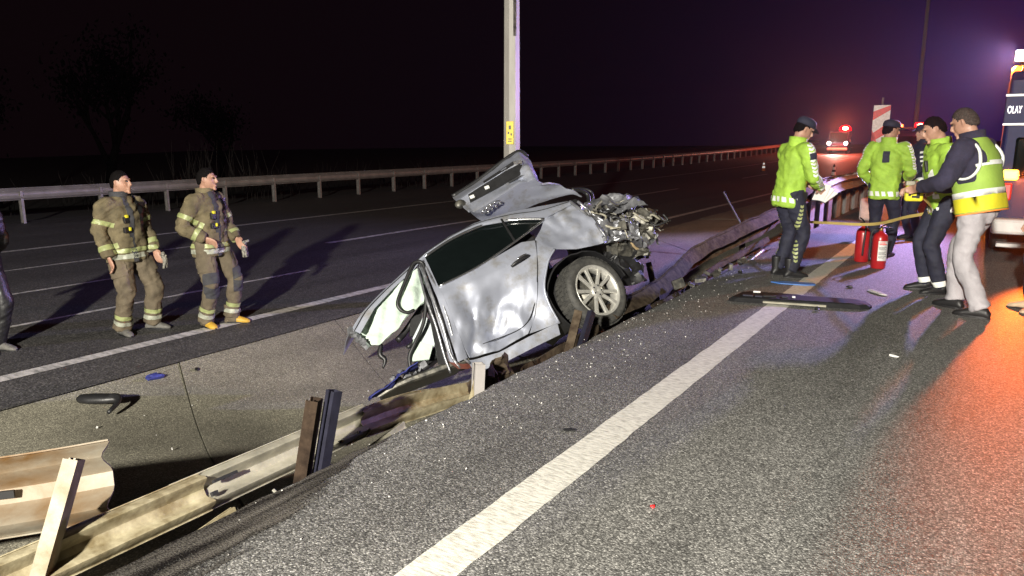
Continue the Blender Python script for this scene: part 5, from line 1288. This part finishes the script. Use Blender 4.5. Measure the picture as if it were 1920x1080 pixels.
# hazard marker board
hm = empty('hazard_marker', (-2.95, 25.4, -.05), R(10), 'red and white striped hazard marker board on a post behind the second officer', 'traffic sign')
bm = bmesh.new(); tube(bm, [(0, .03, 0), (0, .03, 2.85)], .03, 8); obj('post', bm, 'galv_far', hm)
bm = bmesh.new(); box(bm, (0, 0, 2.05), (.46, .02, 1.15)); obj('board', bm, 'signwhite', hm)
for z0 in (1.62, 2.28):
    bm = bmesh.new(); loft(bm, [[Vector((-.23, y, z0 - .10)), Vector((.23, y, z0 + .20)), Vector((.23, y, min(2.62, z0 + .50))), Vector((-.23, y, z0 + .16))] for y in (-.016, -.012)]); obj('red_stripe', bm, 'signred', hm)
bm = bmesh.new(); loft(bm, [[Vector((-.23, y, 1.475)), Vector((-.05, y, 1.475)), Vector((-.23, y, 1.9))] for y in (-.016, -.012)]); obj('red_stripe', bm, 'signred', hm)

# ------------------------------------------------------------------ vehicles
def wheelset(e, xs, ys_, r, m='tyre'):
    for x in xs:
        for y in ys_:
            w = bpy.data.objects.new('wheel', None); COL.objects.link(w); w.parent = e; w.location = (x, y, r)
            bm = bmesh.new(); lathe(bm, [(r * .62, -.1), (r * .92, -.11), (r, -.08), (r, .08), (r * .92, .11), (r * .62, .1)], 28, 'y'); o = obj('tyre', bm, 'tyre', w, True); o.rotation_euler.z = R(90)
            bm = bmesh.new(); lathe(bm, [(0, -.08), (r * .62, -.09), (r * .62, .09), (r * .3, .06), (0, .06)], 20, 'y'); o = obj('rim', bm, 'alloy', w, True); o.rotation_euler.z = R(90)
def van_body(e, w, l, h, m, hood=.9, z0=.35):
    """front at y = 0 (faces -Y), runs to +Y"""
    side = [(.0, z0), (.0, z0 + .45), (.08, z0 + .62), (hood, z0 + .80), (hood + .75, h - .12), (hood + 1.0, h), (l - .12, h), (l, h - .15), (l, z0)]
    bm = bmesh.new(); loft(bm, [[Vector((s * w / 2 * (.96 if q else 1), y, z)) for q, (y, z) in enumerate(side)] for s in (-1, -.9, .9, 1)])
    bmesh.ops.recalc_face_normals(bm, faces=bm.faces)
    o = obj('body', bm, m, e); bevelmod(o, .06, 3); sharp(o, 50)
    bm = bmesh.new(); y0, za, y1, zb = hood + .02, z0 + .84, hood + .70, h - .20
    loft(bm, [[Vector((-w * .44, y0 - .02, za)), Vector((w * .44, y0 - .02, za)), Vector((w * .41, y1 - .02, zb)), Vector((-w * .41, y1 - .02, zb))], [Vector((-w * .44, y0 + .03, za - .02)), Vector((w * .44, y0 + .03, za - .02)), Vector((w * .41, y1 + .03, zb - .02)), Vector((-w * .41, y1 + .03, zb - .02))]])
    obj('windscreen', bm, 'glass', e)
    for s in (-1, 1):
        bm = bmesh.new(); loft(bm, [[Vector((s * (w / 2 - .005 + d), y, z)) for y, z in ((hood + .45, z0 + .85), (hood + .95, h - .3), (hood + 1.7, h - .3), (hood + 1.7, z0 + .85))] for d in (0, .012)]); obj('door_window', bm, 'glass', e)
        bm = bmesh.new(); box(bm, (s * (w / 2 + .12), hood + .5, z0 + .95), (.2, .1, .28), None, .03); obj('wing_mirror', bm, 'black', e)
    bm = bmesh.new(); box(bm, (0, -.04, z0 + .08), (w * .98, .16, .26), None, .05); obj('front_bumper', bm, 'bumper', e)
    bm = bmesh.new(); box(bm, (0, -.012, z0 + .40), (w * .5, .04, .16), None, .01); obj('grille', bm, 'black', e)
    wheelset(e, (-w / 2 + .12, w / 2 - .12), (.85, l - .95), .34)
# far ambulance with headlamps on the other carriageway
a = empty('ambulance_van', (-14.4, 88.6, rise(88) - .58), R(5), 'distant emergency van facing the camera with white headlamps and a red beacon', 'van')
van_body(a, 2.1, 5.6, 2.5, 'bluevan', .9, .45)
for x in (-.85, .85):
    bm = bmesh.new(); lathe(bm, [(0, 0), (.20, 0), (.17, .05), (0, .06)], 16, 'y'); o = obj('headlamp', bm, 'whiteglow', a); o.location = (x, -.06, 1.15)
bm = bmesh.new(); loft(bm, [ell((.55, 1.9, 2.5 + .62 * q), .62 * r, .4 * r, 18) for q, r in ((0, 1), (.4, 1), (.7, .85), (.9, .55), (1, .2))]); bk = obj('beacon', bm, 'redlens', a, True)
bm = bmesh.new(); bmesh.ops.create_icosphere(bm, subdivisions=3, radius=1); bmesh.ops.scale(bm, vec=(.30, .12, .19), verts=bm.verts); bmesh.ops.translate(bm, vec=(.58, 1.50, 2.76), verts=bm.verts); obj('bulb', bm, 'redcore', bk, True)
# near dark police van past the marker board
a = empty('police_van', (-3.1, 36.8, rise(37) - .06), R(6), 'dark police van with amber and red roof lights beyond the marker board', 'van')
van_body(a, 1.9, 4.9, 2.05, 'bluevan', 1.0, .35)
bm = bmesh.new(); box(bm, (0, 1.75, 2.12), (1.3, .28, .06), None, .02); obj('light_bar', bm, 'black', a)
bm = bmesh.new(); box(bm, (.42, 1.72, 2.24), (.46, .24, .26), None, .07); bk = obj('red_beacon', bm, 'redlens', a)
bm = bmesh.new(); bmesh.ops.create_icosphere(bm, subdivisions=3, radius=1); bmesh.ops.scale(bm, vec=(.10, .05, .08), verts=bm.verts); bmesh.ops.translate(bm, vec=(.42, 1.59, 2.24), verts=bm.verts); obj('bulb', bm, 'redcore', bk, True)
bm = bmesh.new(); box(bm, (-.42, 1.72, 2.22), (.34, .24, .15), None, .05); obj('amber_beacon', bm, 'amberdim', a)
for x in (-.75, .75):
    bm = bmesh.new(); box(bm, (x, -.02, 1.0), (.30, .06, .6), None, .02); obj('red_lamp', bm, 'tailred', a)
# crime-scene van at the right edge, its rear to the camera
v = empty('crime_scene_van', (1.06, 11.75, 0), 0, 'dark blue crime scene van at the right edge with white lettering and amber lamp', 'van')
bm = bmesh.new(); side = [(0, .45), (0, 1.55), (.03, 2.30), (.12, 2.42), (4.3, 2.42), (5.0, 1.45), (5.7, 1.25), (5.8, .45)]
loft(bm, [[Vector((s * 1.0 * (1 if z < 1.4 else .955), y, z)) for y, z in side] for s in (-1, -.96, .96, 1)]); bmesh.ops.recalc_face_normals(bm, faces=bm.faces)
o = obj('body', bm, 'bluevan', v); bevelmod(o, .05, 3)
for s in (-1, 1):
    bm = bmesh.new(); box(bm, (s * .45, -.012, 1.32), (.74, .03, .52), None, .03); o = obj('rear_window', bm, 'glass', v)
    bm = bmesh.new(); box(bm, (s * .83, -.03, 1.10), (.17, .07, .13), None, .02); obj('amber_lamp', bm, 'amberglow', v)
    bm = bmesh.new(); box(bm, (s * .86, -.02, .88), (.13, .05, .22), None, .02); obj('tail_lamp', bm, 'signred', v)
    bm = bmesh.new(); tube(bm, [(s * .02, -.012, .5), (s * .02, -.012, 1.6)], .006, 4); obj('door_gap', bm, 'black_rough', v)
bm = bmesh.new(); box(bm, (0, -.10, .44), (1.96, .26, .20), None, .04); obj('rear_bumper', bm, 'bumper', v)
bm = bmesh.new(); box(bm, (0, -.14, .20), (1.80, .20, .05), None, .01); obj('tow_step', bm, 'bumper', v)
bm = bmesh.new(); box(bm, (0, -.02, 1.93), (1.98, .05, .40), None, .015); hb = obj('header_board', bm, 'bluevan', v)
for z in (2.11, 1.745):
    bm = bmesh.new(); box(bm, (0, -.048, z), (1.98, .012, .026)); obj('white_line', bm, 'stripelit', v)
td = bpy.data.curves.new('lettering', 'FONT'); td.body = 'OLAY YER\u0130'; td.size = .145; td.extrude = .003; td.align_x = 'LEFT'; td.space_character = 1.05
_t = bpy.data.objects.new('lettering_source', td); COL.objects.link(_t); td.materials.append(M['textlit'])
_me = bpy.data.meshes.new_from_object(_t.evaluated_get(bpy.context.evaluated_depsgraph_get())); bpy.data.objects.remove(_t)
t_ = link('lettering', _me, 'textlit', v, False); t_.scale = (.40, .9, 1); t_.location = (-.955, -.050, 1.885); t_.rotation_euler = (R(90), 0, 0)
bm = bmesh.new(); tube(bm, [(-.80, 4.35, 2.4), (-.80, 4.35, 2.88)], .03, 8); obj('floodlight_mast', bm, 'black', v)
bm = bmesh.new(); box(bm, (-.80, 4.35, 2.98), (.24, .18, .22), None, .03); obj('floodlight_housing', bm, 'black', v)
bm = bmesh.new(); box(bm, (-.80, 4.24, 2.98), (.20, .03, .18), None, .015); obj('floodlight_lens', bm, 'blueglow', v)
bm = bmesh.new(); lathe(bm, [(0, 2.43), (.09, 2.43), (.085, 2.58), (.05, 2.62), (0, 2.62)], 16); o = obj('amber_beacon', bm, 'amberdim', v, True); o.location = (-.86, 1.9, 0)  # beacon added to carry the unseen amber lamp
bm = bmesh.new(); box(bm, (0, .6, 2.46), (1.7, 1.5, .05), None, .015); obj('roof_rack', bm, 'black', v)
wheelset(v, (-.86, .86), (1.0, 4.6), .34)

# ------------------------------------------------------------------ scattering volume added in place of lens glare
bm = bmesh.new(); box(bm, (-45, 125, 6.5), (250, 300, 22)); hz = obj('glare_volume', bm, None, None)
hm_ = bpy.data.materials.new('glare_air'); hm_.use_nodes = True; t2 = hm_.node_tree; t2.nodes.clear()
pv_ = t2.nodes.new('ShaderNodeVolumePrincipled'); pv_.inputs['Density'].default_value = .0006
pv_.inputs['Color'].default_value = (.80, .80, .85, 1); pv_.inputs['Anisotropy'].default_value = .86
oo = t2.nodes.new('ShaderNodeOutputMaterial'); t2.links.new(pv_.outputs[0], oo.inputs['Volume']); hz.data.materials.append(hm_); hz['kind'] = 'stuff'
hz['label'] = 'thin scattering volume added for the glare round the lamps'

# ------------------------------------------------------------------ dark verge vegetation
def bare_tree(loc, h, label, seed, crown=True):
    rs = random.Random(seed); e = empty('tree', loc, rs.random() * 6, label, 'tree')
    bm = bmesh.new(); tips = []
    def limb(p, d, L, r, lv):
        q = [p]; dd = d.copy()
        for k in range(4):
            dd = (dd + Vector((rs.uniform(-.18, .18), rs.uniform(-.18, .18), rs.uniform(-.02, .14)))).normalized(); q.append(q[-1] + dd * (L / 4))
        tube(bm, q, [r * (1 - .16 * k) for k in range(5)], 6 if lv else 9)
        if lv < 3:
            for k in range(4 if lv < 2 else 3): limb(q[rs.randint(2, 4)], (dd + Vector((rs.uniform(-.9, .9), rs.uniform(-.9, .9), rs.uniform(-.1, .6)))).normalized(), L * rs.uniform(.5, .7), r * .5, lv + 1)
        else: tips.append(q[-1])
        tips.append(q[3])
    limb(Vector((0, 0, -.2)), Vector((0, 0, 1)), h * .5, h * .035, 0)
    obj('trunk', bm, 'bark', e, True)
    bm = bmesh.new()
    for t in tips:
        for k in range(16):
            c = t + Vector((rs.gauss(0, .35), rs.gauss(0, .35), rs.gauss(0, .28))); s = rs.uniform(.05, .12)
            q = Euler((rs.random() * 6, rs.random() * 6, rs.random() * 6)).to_matrix()
            bm.faces.new([bm.verts.new(c + q @ Vector(a_)) for a_ in ((-s, 0, 0), (0, -s * .5, .01), (s, 0, 0), (0, s * .5, .01))])
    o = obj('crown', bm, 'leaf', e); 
    return e
bare_tree((-27, 15.0, -.85), 6.5, 'large dark tree beyond the guardrail behind the left firefighter', 3)
bare_tree((-33, 24, -1.0), 5.5, 'dark tree standing left of the lighting column far off', 8)
bare_tree((-31, 13, -.95), 5.0, 'dark tree at the far left beyond the guardrail', 12)
bm = bmesh.new(); rs = random.Random(4)
for k in range(420):
    x = rs.uniform(-29, -23.0); y = rs.uniform(9, 40); 
    if mnoise.noise(Vector((x * .3, y * .22, 5))) < -.05: continue
    h = rs.uniform(.5, 1.4) * (1.7 if 16 < y < 20 else 1); z = -.80
    tube(bm, [(x, y, z), (x + rs.uniform(-.1, .1), y, z + h * .6), (x + rs.uniform(-.3, .3), y + rs.uniform(-.2, .2), z + h)], [.012, .010, .004], 4)
    if k % 2: tube(bm, [(x, y, z + h * .5), (x + rs.uniform(-.25, .25), y + rs.uniform(-.2, .2), z + h * .9)], [.03, .004], 4)
tag(obj('dry_reeds', bm, 'reed', None), 'dry reeds and weeds along the dark verge', 'reeds', None, 'stuff')
bm = bmesh.new()
for k in range(700):
    x = rs.uniform(-6.6, -2.7); y = rs.uniform(3.5, 22); 
    if x < -2.95 and k % 12: x = rs.uniform(-2.95, -2.62)
    z = med_z(x, y) - .01; h = rs.uniform(.03, .10)
    bm.faces.new([bm.verts.new(p) for p in ((x - .004, y, z), (x + .004, y + .004, z), (x + rs.uniform(-.04, .04), y + rs.uniform(-.04, .04), z + h))])
tag(obj('ditch_weeds', bm, mat('dry_weeds', (.10, .11, .04), .9, 0, .3, 6), None), 'short weeds growing under the broken road edge', 'weeds', None, 'stuff')
